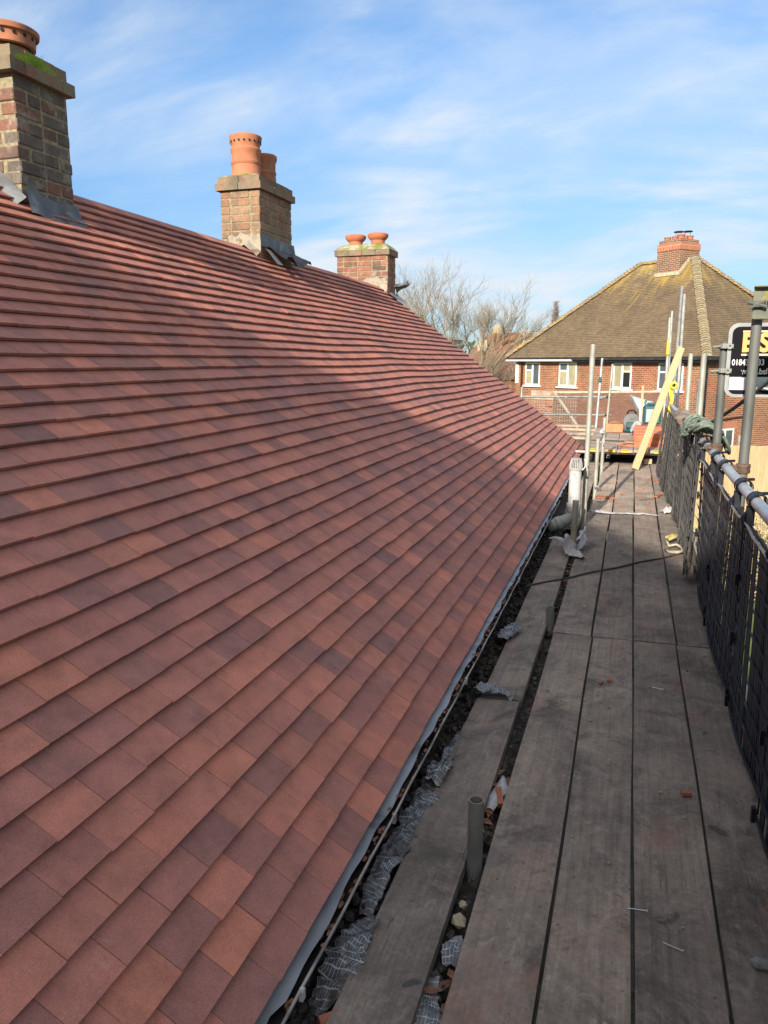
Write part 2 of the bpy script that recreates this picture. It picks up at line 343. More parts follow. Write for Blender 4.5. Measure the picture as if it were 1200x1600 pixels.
def mat_brick_island(name, stops, grime=(.10, .09, .075), grime_t=(.5, .68), amount=.6):
    m, t, b = newmat(name); r = island(t); col = ramp(t, r, stops); v = coords(t)
    col = mixc(t, 1.0, col, ramp(t, tnoise(t, v, 45, 5, .7), [(.25, (.6, .6, .6)), (.75, (1.35, 1.35, 1.35))]), 'MULTIPLY')
    g = step(t, tnoise(t, v, 9, 7, .7), *grime_t); col = mixc(t, mul(t, g, amount), col, grime)
    soot = tnoise(t, v, 3.2, 6, .65); col = mixc(t, mul(t, step(t, soot, .48, .64), .55), col, (.055, .047, .04))
    t.links.new(col, b.inputs['Base Color']); b.inputs['Roughness'].default_value = .92
    bump(t, b, tnoise(t, v, 60, 6, .7), .6, .006); return m
M_BRK1 = mat_brick_island("weathered_brick", [(0, (.19, .08, .052)), (.2, (.13, .075, .055)), (.45, (.10, .08, .065)), (.7, (.135, .115, .095)), (.85, (.10, .07, .055)), (1, (.18, .085, .058))], (.27, .25, .21), (.50, .64), .6)
M_BRK2 = mat_brick_island("buff_brick", [(0, (.24, .125, .075)), (.5, (.27, .165, .10)), (.8, (.22, .11, .065)), (1, (.29, .19, .12))], (.13, .11, .075), (.44, .62), .75)
M_BRK3 = mat_brick_island("red_brick", [(0, (.24, .085, .05)), (.4, (.17, .07, .048)), (.7, (.26, .11, .065)), (1, (.11, .065, .052))], (.30, .27, .23), (.52, .68), .65)
M_CAPBRK = mat_brick_island("cap_brick", [(0, (.20, .10, .065)), (.5, (.22, .13, .085)), (1, (.14, .08, .06))], (.16, .145, .095), (.40, .56), .8)

def mat_wall(name, cols, mort, bw=.225, rh=.075):
    m, t, b = newmat(name); v = coords(t, kind='UV')
    br = N(t, 'ShaderNodeTexBrick'); br.inputs['Scale'].default_value = 1; br.inputs['Brick Width'].default_value = bw; br.inputs['Row Height'].default_value = rh
    br.inputs['Mortar Size'].default_value = .009; br.inputs['Mortar Smooth'].default_value = .2; br.inputs['Bias'].default_value = 0
    br.inputs['Color1'].default_value = (*cols[0], 1); br.inputs['Color2'].default_value = (*cols[1], 1); br.inputs['Mortar'].default_value = (*mort, 1)
    t.links.new(v, br.inputs['Vector'])
    n = tnoise(t, v, 1.1, 8, .65); col = mixc(t, 1.0, br.outputs[0], ramp(t, n, [(.3, (.74, .74, .76)), (.7, (1.2, 1.17, 1.12))]), 'MULTIPLY')
    n2 = tnoise(t, v, 30, 4, .7); col = mixc(t, 1.0, col, ramp(t, n2, [(.3, (.75, .75, .75)), (.7, (1.25, 1.25, 1.25))]), 'MULTIPLY')
    t.links.new(col, b.inputs['Base Color']); b.inputs['Roughness'].default_value = .93
    bump(t, b, br.outputs['Fac'], -.4, .006); return m
M_WALL = mat_wall("orange_brick_wall", ((.255, .082, .036), (.145, .049, .028)), (.32, .25, .165))
M_WALL2 = mat_wall("house_brick_wall", ((.24, .10, .06), (.18, .075, .05)), (.30, .25, .19))
M_STACKW = mat_wall("stack_brick", ((.19, .075, .042), (.095, .05, .036)), (.33, .27, .19))
M_SOLD = mat_wall("soldier_brick", ((.36, .10, .05), (.27, .075, .04)), (.40, .31, .22), .075, .23)

def mat_oldroof(name, c, lich, lt=(.56, .72)):
    m, t, b = newmat(name); v = coords(t, kind='UV')
    br = N(t, 'ShaderNodeTexBrick'); br.inputs['Scale'].default_value = 1; br.inputs['Brick Width'].default_value = .165; br.inputs['Row Height'].default_value = .1
    br.inputs['Mortar Size'].default_value = .003; br.inputs['Color1'].default_value = (*c[0], 1); br.inputs['Color2'].default_value = (*c[1], 1)
    br.inputs['Mortar'].default_value = (.05, .04, .03, 1); t.links.new(v, br.inputs['Vector'])
    col = mixc(t, 1.0, br.outputs[0], ramp(t, tnoise(t, v, .8, 8, .7), [(.3, (.72, .72, .72)), (.7, (1.25, 1.22, 1.15))]), 'MULTIPLY')
    col = mixc(t, 1.0, col, ramp(t, tnoise(t, v, 14, 4, .8), [(.3, (.75, .75, .75)), (.7, (1.3, 1.3, 1.25))]), 'MULTIPLY')
    if lich:
        sx = N(t, 'ShaderNodeSeparateXYZ'); t.links.new(v, sx.inputs[0])
        hi = step(t, sx.outputs['Y'], 2.0, 5.6)
        n = tnoise(t, coords(t, (1.5, .33, 1), kind='UV'), 1.6, 10, .72, .3); f = mul(t, n, mul(t, hi, .30), 'ADD')
        col = mixc(t, mul(t, step(t, f, .62, .84), .8), col, lich)
        n3 = tnoise(t, v, 3.1, 10, .8); col = mixc(t, mul(t, step(t, mul(t, n3, mul(t, hi, .14), 'ADD'), .66, .78), .7), col, (.42, .40, .32))
    t.links.new(col, b.inputs['Base Color']); b.inputs['Roughness'].default_value = .95
    return m
M_OLDROOF = mat_oldroof("lichened_clay_roof", ((.148, .108, .066), (.106, .077, .049)), (.33, .225, .05))
M_LEANROOF = mat_oldroof("brown_clay_roof", ((.19, .095, .065), (.14, .072, .052)), (.26, .20, .12))
M_FARROOF = mat_oldroof("far_clay_roof", ((.20, .085, .045), (.14, .07, .045)), (.32, .20, .06))
M_BONNET = noisy("bonnet_tile", (.13, .095, .055), (.24, .18, .105), 6, .95, c3=(.30, .21, .055), s3=2.2, t3=(.5, .7), bs=.4)
M_BMORT = noisy("bonnet_mortar", (.27, .245, .17), (.42, .38, .28), 9, .95, bs=.3)

def mat_glass(name, tint):
    m, t, b = newmat(name); v = coords(t)
    col = ramp(t, tnoise(t, v, 2.5, 2), [(.4, tint), (.6, tuple(x*1.25 for x in tint))])
    t.links.new(col, b.inputs['Base Color']); b.inputs['Roughness'].default_value = .08; b.inputs['Specular IOR Level'].default_value = .6
    return m
M_GLASS = mat_glass("window_glass", (.055, .07, .078))
M_CURT = mat_glass("curtain_behind_glass", (.25, .23, .155))
M_DARKG = mat_glass("dark_window_glass", (.012, .013, .014))

def mat_membrane():
    m, t, b = newmat("reinforced_membrane"); v = coords(t, kind='UV')
    sx = N(t, 'ShaderNodeSeparateXYZ'); t.links.new(v, sx.inputs[0]); fs = []
    for ax in ('X', 'Y'):
        fr = mul(t, sx.outputs[ax], 1.0, 'FRACT'); fs.append(step(t, fr, .10, .17, inv=True))
    f = mul(t, fs[0], fs[1], 'MAXIMUM')
    base = ramp(t, tnoise(t, coords(t), 30, 4), [(.35, (.04, .042, .048)), (.65, (.13, .135, .145))])
    col = mixc(t, f, base, (.35, .365, .39)); dirt = step(t, tnoise(t, coords(t), 11, 6), .50, .62); col = mixc(t, mul(t, dirt, .8), col, (.05, .045, .04))
    t.links.new(col, b.inputs['Base Color']); b.inputs['Roughness'].default_value = .4
    bump(t, b, f, .4, .002); return m
M_MEMB = mat_membrane()
def mat_ground():
    m, t, b = newmat("grass_ground"); v = coords(t)
    col = ramp(t, tnoise(t, v, .9, 8, .7), [(.3, (.055, .085, .018)), (.5, (.085, .13, .03)), (.7, (.16, .16, .06))])
    col = mixc(t, step(t, tnoise(t, v, .13, 5), .52, .68), col, (.20, .165, .09))
    col = mixc(t, 1.0, col, ramp(t, tnoise(t, v, 30, 3, .8), [(.3, (.6, .6, .6)), (.7, (1.4, 1.4, 1.4))]), 'MULTIPLY')
    t.links.new(col, b.inputs['Base Color']); b.inputs['Roughness'].default_value = 1
    bump(t, b, tnoise(t, v, 25, 3), .8, .05); return m
M_GROUND = mat_ground()

# ------------------------------------------------------------------ setting
GZ = -4.9; DZ = -1.53
def ground_h(x, y):
    d = math.hypot(x, y)
    return GZ + max(0, min(1, (d-60)/200))*1.5
g = MB()
rings = [0, 8, 16, 26, 40, 60, 90, 140, 220, 400, 800, 1500]
for i in range(len(rings)-1):
    for k in range(48):
        a0, a1 = 2*math.pi*k/48, 2*math.pi*(k+1)/48
        p = [(r_*math.cos(a), r_*math.sin(a)) for r_, a in ((rings[i], a0), (rings[i+1], a0), (rings[i+1], a1), (rings[i], a1))]
        if i == 0: p = p[1:]
        g.quad([(x, y, ground_h(x, y)) for x, y in p])
o = g.build("ground", M_GROUND); o['kind'] = 'structure'; tag(o, "grass and bare earth of the gardens below the scaffold", "ground")

# ------------------------------------------------------------------ our terrace house with the new roof
A = R(40.4); XE, ZE = -.728, -1.448; GA = .0977; NC = 40; YEND, YTOP = 13.5, 11.45; YBEG = -1.6
upv = Vector((-math.cos(A), 0, math.sin(A))); nv = Vector((math.sin(A), 0, math.cos(A)))
XR, ZR = XE - GA*NC*math.cos(A), ZE + GA*NC*math.sin(A)
def sag(s, y):
    w = math.exp(-((s-1.9)/1.1)**2)
    return .018*w*math.exp(-((y-7.75)/.75)**2) - .008*w*math.exp(-((y-6.3)/.8)**2) + .004*math.sin(y*1.1+s*.9) + .002*math.sin(s*3+y*.6) + .002*noise.noise(Vector((s*1.6, y*1.3, 3)))
def rp(s, y, n=0): return Vector((XE, y, ZE)) + upv*s + nv*(n+sag(s, y))
def hipy(s): return YEND - (YEND-YTOP)*s/(GA*NC)

house = thing("terraced_house", "terraced house newly re-roofed in red clay plain tiles beside the walkway", "house", (XR, 5, GZ))
roof = MB()
TW = .165; TH = .014
for k in range(NC):
    s0 = k*GA; off = (TW/2 if k % 2 else 0)
    y = YBEG + off - .3
    while y < YEND:
        ya = y + .0008 + rnd.uniform(-.0005, .0006); yb = y+TW-.0008 + rnd.uniform(-.0006, .0005); y += TW
        if yb < YBEG-.2: continue
        s_lo = s0 + rnd.uniform(-.0022, .0022) + .0025*noise.noise(Vector((k*.9, y*.8, 0))); s_hi = s0 + GA + .045
        lift = max(0, rnd.gauss(.0, .0005)) + (.0025 if rnd.random() < .015 else 0); tw = rnd.gauss(0, .0005)
        yl = min(yb, hipy(s_lo)); yh = min(yb, hipy(s_hi))
        if yl - ya < .01 or ya > hipy(s_hi)-.005: continue
        hi0 = .0375 + lift; hi1 = .0085
        P = []
        for (ss, yy, nn) in ((s_lo, ya, hi0+tw), (s_lo, yl, hi0-tw), (s_hi, yh, hi1), (s_hi, ya, hi1)): P.append(rp(ss, yy, nn))
        Q = []
        for (ss, yy, nn) in ((s_lo, ya, hi0+tw-TH), (s_lo, yl, hi0-tw-TH), (s_hi, yh, hi1-TH), (s_hi, ya, hi1-TH)): Q.append(rp(ss, yy, nn))
        n = len(roof.v); roof.v += P+Q
        for f in ((0,1,2,3),(1,0,4,5),(2,1,5,6),(0,3,7,4)): roof.f.append(tuple(n+i for i in f)); roof.uv.append(None)
roof_o = roof.build("tiled_roof", M_TILE, house)
und = MB()   # felt and battens below the tiles, rear slope
und.grid(lambda u, v: rp(u*(GA*NC-.01)+.02, YBEG-.3 + v*(hipy(u*GA*NC)-.03-YBEG+.3), -.012), 30, 60)
und.quad([(XR, YBEG-.3, ZR-.01), (XR, YTOP, ZR-.01), (2*XR-XE, YEND, ZE), (2*XR-XE, YBEG-.3, ZE)])
und.build("roof_felt", M_FELT, house)
hs = MB()    # hip end slope (faces away), stepped in courses
E0, E1, T = Vector((XE, YEND, ZE)), Vector((2*XR-XE, YEND, ZE)), Vector((XR, YTOP, ZR))
hn = (E1-E0).cross(T-E0).normalized()
if hn.z < 0: hn = -hn
for k in range(NC):
    f0, f1 = k/NC, min(1, (k+1.2)/NC)
    hs.quad([E0.lerp(T, f0)+hn*.02, E1.lerp(T, f0)+hn*.02, E1.lerp(T, f1)+hn*.006, E0.lerp(T, f1)+hn*.006])
    hs.quad([E0.lerp(T, f0)+hn*.02, E0.lerp(T, f0), E1.lerp(T, f0), E1.lerp(T, f0)+hn*.02])
hs.build("hip_slope", M_TILE, house)
tl = MB()   # a few loose cut tiles sticking out at the eave corner
for (dy, dz, ang, ln) in ((.02, .02, .5, .17), (.10, -.06, .9, .16), (-.05, -.02, .2, .14)):
    tl.box((XE+.03, YEND-.15+dy, ZE+dz), (ln, .10, .013), Matrix.Rotation(-ang, 3, 'Y') @ Matrix.Rotation(.5, 3, 'Z'))
tl.build("loose_corner_tile", M_ORANGE, house)
w = MB()
def wallquad(mb, a, b, z0, z1, u0=0):
    a, b = Vector((a[0], a[1], 0)), Vector((b[0], b[1], 0)); L = (b-a).length
    mb.quad([(a.x, a.y, z0), (b.x, b.y, z0), (b.x, b.y, z1), (a.x, a.y, z1)], [(u0, z0), (u0+L, z0), (u0+L, z1), (u0, z1)])
wx = XE-.22
wallquad(w, (wx, -1.9), (wx, 13.2), GZ, ZE-.03); wallquad(w, (wx, 13.2), (2*XR-wx, 13.2), GZ, ZE-.03); wallquad(w, (2*XR-wx, 13.2), (2*XR-wx, -1.9), GZ, ZE-.03); wallquad(w, (2*XR-wx, -1.9), (wx, -1.9), GZ, ZE-.03)
w.quad([(wx, -1.9, ZE-.03), (2*XR-wx, -1.9, ZE-.03), (XR, -1.9, ZR-.05)], [(0, 0), (6, 0), (3, 2.5)])
w.build("wall", M_WALL2, house)
fa = MB(); fa.box((XE-.05, 5.85, ZE-.12), (.022, 15.2, .17)); fa.build("fascia_board", M_DARKWOOD, house)
# grey eaves tray strip under the first course
tr = MB()
def trayf(u, v):
    y = YBEG+.2 + u*(12.0-YBEG-.2)
    wob = .004*math.sin(y*9)+.004*math.sin(y*23+1); notch = .012 if abs(y-1.33) < .05 else 0
    return (XE-.05 + v*(.098+wob-notch), y, ZE+.016 - v*.006 + (.002*math.sin(y*31)) - .006*v*v)
tr.grid(trayf, 260, 3); tr.build("eaves_tray", M_TRAY, house, smooth=True)
# gutter: half round channel, light worn rim, dirt inside
gu = MB(); GX0, GX1, GZR = XE-.04, -.647, -1.428
def gutf(u, v):
    an = math.pi*v; cx, r = (GX0+GX1)/2, (GX1-GX0)/2
    y = -1.4 + u*9.5
    return (cx - r*math.cos(an), y, GZR - .055*math.sin(an) + .004*math.sin(y*1.2))
gu.grid(gutf, 60, 10)
gut_o = gu.build("gutter", M_GUTTER, house, smooth=True)
gr = MB(); pts = [(GX1+.002+.0015*math.sin(i*1.3), -1.4+i*.1, GZR+.004+.004*math.sin((-1.4+i*.1)*1.2)) for i in range(96)]; gr.tube(pts, .0042, 6)
gr.build("gutter_rim", M_GRIM, gut_o, smooth=True)
for yy in (1.40, 2.13, 3.26, 5.0):
    b = MB(); b.box((GX1+.003, yy, GZR-.006), (.010, .016, .026)); b.lump((GX1+.003, yy, GZR+.007), .009, seed=int(yy*10)); b.build("gutter_clip", M_PVCW, gut_o)
gd = MB()
for i in range(330):
    y = rnd.uniform(-.2, 8); gd.lump((rnd.uniform(-.685, -.658), y, GZR-.022+rnd.uniform(-.012, .01)), rnd.uniform(.004, .011), (1, 1.8, .5), i)
tag(gd.build("leaf_litter", M_LEAF, gut_o), kind='stuff')

# ---- chimneys
def brick_stack(x0, x1, y0, y1, z0, courses, seed, jit=.002):
    core, br = MB(), MB(); rr = random.Random(seed); BL, BH, BD, J = .215, .066, .1025, .0095
    core.box(((x0+x1)/2, (y0+y1)/2, z0+courses*.0755/2), (x1-x0-.012, y1-y0-.012, courses*.0755))
    def row(a, b, fixed, axis, sgn, z, off):
        p = a - off
        while p < b - .02:
            q0, q1 = max(p, a), min(p+BL, b)
            if q1-q0 > .035:
                j = lambda: rr.uniform(-jit, jit)
                c = (q0+q1)/2+j(); d = fixed - sgn*BD/2 + j()
                pos = (c, d, z+BH/2+j()) if axis == 'x' else (d, c, z+BH/2+j())
                dim = (q1-q0-J*.6, BD, BH) if axis == 'x' else (BD, q1-q0-J*.6, BH)
                br.box(pos, dim, Matrix.Rotation(rr.uniform(-.012, .012), 3, 'Z'))
            p += BL + J
    for k in range(courses):
        z = z0+k*.0755+.004; e = k % 2; off = .1125*e
        ix = 0 if e else BD+J; iy = BD+J if e else 0
        row(x0+ix, x1-ix, y0, 'x', -1, z, off); row(x0+ix, x1-ix, y1, 'x', 1, z, off)
        row(y0+iy, y1-iy, x1, 'y', 1, z, off); row(y0+iy, y1-iy, x0, 'y', -1, z, off)
    return core, br
def cap_course(mb, x0, x1, y0, y1, z, h, rr, bl=.225):
    for (a0, a1, fx, ax) in ((x0, x1, y0+.055, 'x'), (x0, x1, y1-.055, 'x'), (y0+.112, y1-.112, x0+.055, 'y'), (y0+.112, y1-.112, x1-.055, 'y')):
        n = max(1, round((a1-a0)/bl)); d = (a1-a0)/n
        for i in range(n):
            c = a0+d*(i+.5); j = rr.uniform(-.003, .003)
            mb.box((c, fx+j, z+h/2) if ax == 'x' else (fx+j, c, z+h/2), (d-.006, .11, h-.004) if ax == 'x' else (.11, d-.006, h-.004))
    mb.box(((x0+x1)/2, (y0+y1)/2, z+h/2), (x1-x0-.04, y1-y0-.04, h-.01))
def flaunch(x0, x1, y0, y1, z, rise, seed):
    m = MB(); cx, cy = (x0+x1)/2, (y0+y1)/2
    def fn(u, v):
        x, y = x0+(x1-x0)*u, y0+(y1-y0)*v; e = min(min(u, 1-u)*(x1-x0), min(v, 1-v)*(y1-y0)); k = min(1, e/.14)
        return (x+.01*noise.noise(Vector((x*9, y*9, seed))), y, z+rise*math.sin(k*math.pi/2)+.012*noise.noise(Vector((x*14, y*14, seed+5)))*(.3+k))
    m.grid(fn, 22, 18); return m
def pot(parent, c, prof, holes=None, mat=M_POT, label=None):
    m = MB(); m.lathe(prof, c, 32)
    r, z = prof[-1]; m.use(M_BLACK); m.lathe([(r-.001, z-.05), (.001, z-.05)], c, 32)
    if holes:
        hz, hr, n, rad = holes; h = m
        for k in range(n):
            an = 2*math.pi*k/n+.2; d = Vector((math.cos(an), math.sin(an), 0))
            h.lathe([(rad, -.012), (rad, .0045), (.0005, .0045)], Vector(c)+Vector((0, 0, hz))+d*hr, 10, axis=d)
    return m.build("chimney_pot", mat, parent, autosm=40)
def crumple(fn, seed, amp, nu=24, nv=12, fr=9):
    m = MB()
    def f2(u, v):
        p = Vector(fn(u, v)); return p + Vector((noise.noise(p*fr+Vector((seed, 0, 0))), noise.noise(p*fr+Vector((0, seed, 4))), noise.noise(p*fr+Vector((7, 2, seed)))))*amp
    m.grid(f2, nu, nv); return m

def chimney(x0, x1, y0, y1, z0, n, bm, label, seed, jit):
    core, br = brick_stack(x0, x1, y0, y1, z0, n, seed, jit)
    c = br.build("chimney", bm, house, bevel=.006); tag(c, label)
    core.build("mortar_core", M_MORTAR, c); return c, z0+n*.0755
# 1: nearest, cut by the left edge of the photograph
rr = random.Random(3)
c1_, zt = chimney(-4.22, -3.45, 3.89, 4.345, .93, 9, M_BRK1, "weathered dark brick chimney with grass on its cap, nearest at the left", 11, .005)
cp = MB(); cap_course(cp, -4.27, -3.41, 3.84, 4.375, zt, .074, rr); cap_course(cp, -4.225, -3.445, 3.885, 4.35, zt+.074, .076, rr); cp.build("cap", M_CAPBRK, c1_)
flaunch(-4.2, -3.46, 3.9, 4.335, zt+.148, .035, 3).build("flaunching", M_MORTAR, c1_, smooth=True)
pot(c1_, (-3.66, 4.11, zt+.16), [(.12, 0), (.12, .05), (.155, .06), (.160, .12), (.178, .125), (.182, .15), (.168, .16), (.15, .16), (.14, .10)], (.105, .157, 16, .011))
pot(c1_, (-4.0, 4.11, zt+.16), [(.12, 0), (.12, .05), (.155, .06), (.160, .12), (.178, .125), (.182, .15), (.168, .16), (.15, .16), (.14, .10)], (.105, .157, 16, .011))
gt = MB()
for i in range(420):
    y = rnd.gauss(4.04, .085); y = max(3.9, min(4.3, y)); b0 = Vector((-3.425+rnd.uniform(-.02, .012), y, zt+.066)); l = rnd.uniform(.03, .085)*(1.0 if abs(y-4.06) < .1 else .6)
    tip = b0+Vector((rnd.uniform(-.005, .035), rnd.uniform(-.025, .025), l)); sd = Vector((0, .0025, 0))
    gt.quad([b0-sd, b0+sd, tip])
tag(gt.build("grass_tuft", M_GRASSY, c1_), kind='stuff')
# lead apron curling away from the +X face, and the side flashing up the near face
crumple(lambda u, v: (-3.437+.088*v**1.6+.05*(1-u)**4*(1-v), 3.865+u*.50-.02*v, 1.005-.03*u-.165*v+.03*(1-u)**4*(1-v)-.025*math.sin(u*3.1)*(1-v)), 2, .014, 24, 12, 11).build("lead_flashing", M_LEADD, c1_, smooth=True)
crumple(lambda u, v: (-4.1+u*.68, 3.882-.075*v, ZR-abs(-4.1+u*.68-XR)*math.tan(A)+.10-.06*v), 5, .010, 24, 8, 12).build("lead_flashing", M_LEAD, c1_, smooth=True)
# 2: middle
c2_, zt = chimney(-3.995, -3.567, 7.2, 7.95, .97, 9, M_BRK2, "buff brick chimney with two tall terracotta pots", 21, .0025)
cp = MB(); cap_course(cp, -4.03, -3.532, 7.163, 7.987, zt, .07, rr); cap_course(cp, -4.01, -3.555, 7.185, 7.965, zt+.07, .062, rr); cp.build("cap", M_CAPBRK, c2_)
flaunch(-4.0, -3.56, 7.19, 7.96, zt+.13, .04, 8).build("flaunching", M_MOSSCAP, c2_, smooth=True)
tall = [(.15, 0), (.142, .15), (.150, .16), (.152, .185), (.143, .19), (.143, .26), (.152, .275), (.155, .30), (.140, .315), (.143, .34), (.160, .39), (.163, .42), (.150, .43), (.135, .43), (.13, .36)]
pot(c2_, (-3.83, 7.46, zt+.13), tall, (.365, .152, 18, .010))
tall2 = [(.13, 0), (.120, .14), (.126, .15), (.126, .17), (.118, .18), (.121, .26), (.136, .29), (.138, .325), (.128, .335), (.112, .335), (.11, .28)]
pot(c2_, (-3.80, 7.80, zt+.12), tall2)
zz_ = lambda x: ZR - abs(x-XR)*math.tan(A) + .03
crumple(lambda u, v: (-3.552+.012*v, 7.16+u*.82, 1.235-.12*v-.02*u), 3, .010, 24, 6, 10).build("lead_flashing", M_LEADD, c2_, smooth=True)
crumple(lambda u, v: (-3.54+.20*v, 7.30+u*.66, 1.12-.13*v+.05*math.sin(u*9)*v), 9, .02, 24, 8, 8).build("roofing_felt", M_FELT, c2_, smooth=True)
crumple(lambda u, v: (-3.535+.16*v, 7.22+u*.13-.05*v, 1.10-.16*v), 4, .012, 8, 8, 9).build("lead_flashing", M_LEAD, c2_, smooth=True)
mp_ = MB()
def patch(x0, x1, zb, zt_, y, seed):
    n = 18
    def fn(u, v):
        x = x0+(x1-x0)*u; lo = zb(x); hi = zt_ + .05*noise.noise(Vector((x*14, seed, 0)))-.10*abs(u-.6)
        return (x, y-.006-.008*noise.noise(Vector((x*20, v*5, seed)))-.03*(1-v)**3, lo+(max(hi, lo+.03)-lo)*v)
    mp_.grid(fn, n, 8)
patch(-3.93, -3.562, zz_, 1.27, 7.2, 1.3); mp_.build("cement_fillet", M_CEMENT, c2_, smooth=True)
mp_ = MB(); mp_.grid(lambda u, v: (-3.995+u*.43, 7.19-.09*v, zz_(-3.995+u*.43)+.075-.06*v+.01*noise.noise(Vector((u*9, v*4, 2)))), 20, 6); mp_.build("mortar_fillet", M_CEMENT, c2_, smooth=True)
# 3: far
c3_, zt = chimney(-4.365, -3.555, 11.36, 11.76, .95, 8, M_BRK3, "small red brick chimney with two orange bonnet pots and a mossy cap, at the far end", 31, .003)
cp = MB(); cap_course(cp, -4.395, -3.525, 11.33, 11.79, zt, .085, rr); cp.build("cap", M_CAPBRK, c3_)
flaunch(-4.4, -3.52, 11.325, 11.795, zt+.08, .10, 12).build("flaunching", M_MOSSCAP, c3_, smooth=True)
bon = [(.10, 0), (.105, .05), (.125, .065), (.155, .10), (.158, .135), (.135, .15), (.125, .15), (.115, .11)]
pot(c3_, (-4.12, 11.53, zt+.17), bon, (.115, .15, 14, .012), M_POTD)
pot(c3_, (-3.765, 11.53, zt+.18), bon, (.115, .15, 14, .012), M_POTD)
zz_ = lambda x: ZR - abs(x-XR)*math.tan(A) + .03
mp_ = MB(); patch(-3.98, -3.56, zz_, 1.25, 11.36, 4.3); mp_.build("cement_fillet", M_CEMENT, c3_, smooth=True)
crumple(lambda u, v: (-3.545+.16*v, 11.30+u*.5, 1.02-.13*v), 6, .02, 16, 8, 9).build("lead_flashing", M_LEAD, c3_, smooth=True)
crumple(lambda u, v: (-3.56+.22*u, 11.62+.2*v+.1*u, 1.08+.09*u+.05*math.sin(v*6)+.05*v*u), 16, .05, 16, 10, 8).build("lead_flashing", M_LEADD, c3_, smooth=True)

# ------------------------------------------------------------------ scaffold boards
bd_groups = "scaffold boards of the walkway"
def board(x0, x1, y0, y1, z, label, mat=M_BOARD, group=bd_groups, th=.038, band=None, rz=0):
    t = thing("scaffold_board", label, "scaffold board", ((x0+x1)/2, (y0+y1)/2, z-th), group)
    m = MB(); nx, ny = 3, 24
    rr = random.Random(int((x0*31+y0*17)*1000)); cup = rr.uniform(-.0025, .003); tw = rr.uniform(-.004, .004); ph = rr.random()*6
    def top(u, v):
        y = y0+(y1-y0)*v; x = x0+(x1-x0)*u + .0022*math.sin(y*3.1+ph)*(1 if u > .5 else -1)
        return Vector((x, y, z + cup*(2*u-1)**2 + tw*(2*u-1)*(2*v-1)))
    m.grid(top, nx, ny)
    n = len(m.v)
    ring = [(u/nx, 0) for u in range(nx+1)]+[(1, v/ny) for v in range(1, ny+1)]+[(u/nx, 1) for u in range(nx-1, -1, -1)]+[(0, v/ny) for v in range(ny-1, 0, -1)]
    for i in range(len(ring)):
        a, b_ = top(*ring[i]), top(*ring[(i+1) % len(ring)]); dz = Vector((0, 0, -th))
        m.quad([a+dz, b_+dz, b_, a])
    m.build("plank", mat, t)
    if band:
        for yy in ((y0, y1) if band == 2 else (y1,) if band == 1 else (y0,)):
            b = MB(); s_ = 1 if yy == y1 else -1
            b.box(((x0+x1)/2, yy-s_*.022, z+.0024), ((x1-x0)-.012, .036, .0016)); b.box(((x0+x1)/2, yy+s_*.001, z-th/2), ((x1-x0)-.012, .0016, th*.9))
            b.build("end_band", M_STEELD, t)
    return t
cols = [(-.347, -.137, 0), (-.127, .083, 1), (.092, .308, 2), (.319, .545, 3)]
where = ["beside the gap at the steel stubs", "left of the middle seam", "right of the middle seam", "along the black mesh guards"]
for (a, b_, i) in cols:
    board(a, b_, -1.0, 4.305, DZ, "weathered grey board in the nearest row, %s" % where[i], band=None)
    board(a+.004*(i-1.5), b_+.004*(i-1.5), 4.318, 8.10, DZ+.001*i, "grey board in the second row, half in sun, %s" % where[i], band=0 if i != 3 else None)
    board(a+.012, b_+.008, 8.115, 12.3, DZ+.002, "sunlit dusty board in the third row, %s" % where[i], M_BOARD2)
board(-.60, -.407, -1.0, 3.32, DZ, "nearest brownish board lying next to the gutter")
board(-.585, -.40, 3.335, 6.75, DZ+.003, "second board next to the gutter, reaching the white vent pipe")
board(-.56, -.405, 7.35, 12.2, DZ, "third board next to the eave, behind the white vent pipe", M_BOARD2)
tg = MB(); tg.box((.50, 4.36, DZ+.0075), (.10, .035, .004)); tg.box((.42, 4.36, DZ+.0075), (.05, .03, .004))
# dark lower planks and ledgers carrying the debris
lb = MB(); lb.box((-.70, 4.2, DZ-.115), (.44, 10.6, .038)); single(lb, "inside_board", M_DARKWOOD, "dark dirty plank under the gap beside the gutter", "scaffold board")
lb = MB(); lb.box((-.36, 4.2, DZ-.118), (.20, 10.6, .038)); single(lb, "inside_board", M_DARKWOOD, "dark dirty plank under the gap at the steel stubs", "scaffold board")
for k in range(6):  # dark underlay added beneath the deck so the seams read as shade
    m = MB(); m.box((-.42+k*.235, 8.5, -3.45), (.231, 25, .038)); single(m, "scaffold_board", M_DARKWOOD, "dark underlay board added below to darken the seams, %s" % ("at the house wall", "second from the wall", "middle one", "fourth from the wall", "next to the outermost", "outermost")[k], "scaffold board", "dark underlay boards below the seams")
for i, y in enumerate((-.4, 1.9, 4.25, 6.2, 8.1, 10.1, 11.8)):
    m = MB(); m.pipe((-.75, y, DZ-.165), (.75, y, DZ-.165), .024)
    if i in (0, 3): pass
    single(m, "transom_tube", M_STEELD, "grey steel cross tube carrying the walkway boards", "scaffold tube", "transoms under the walkway")
for x in (-.38, .60):
    m = MB(); m.pipe((x, -1.2, DZ-.215), (x, 12.4, DZ-.215), .024)
    single(m, "ledger_tube", M_STEELD, "long steel tube running under the boards on the %s side" % ("house" if x < 0 else "garden"), "scaffold tube")
# toe board
m = MB(); m.grid(lambda u, v: (.511, -1.0+5.9*u, DZ+.012+v*.165), 6, 1); m.box((.533, 1.95, DZ+.095), (.036, 5.9, .17))
single(m, "toe_board", M_PALE, "pale toe board on edge behind the nearest black mesh guards", "toe board")
m = MB(); m.box((.530, 8.2, DZ+.09), (.034, 6.5, .16)); single(m, "toe_board", M_PALE, "pale toe board on edge behind the farther mesh guards", "toe board")

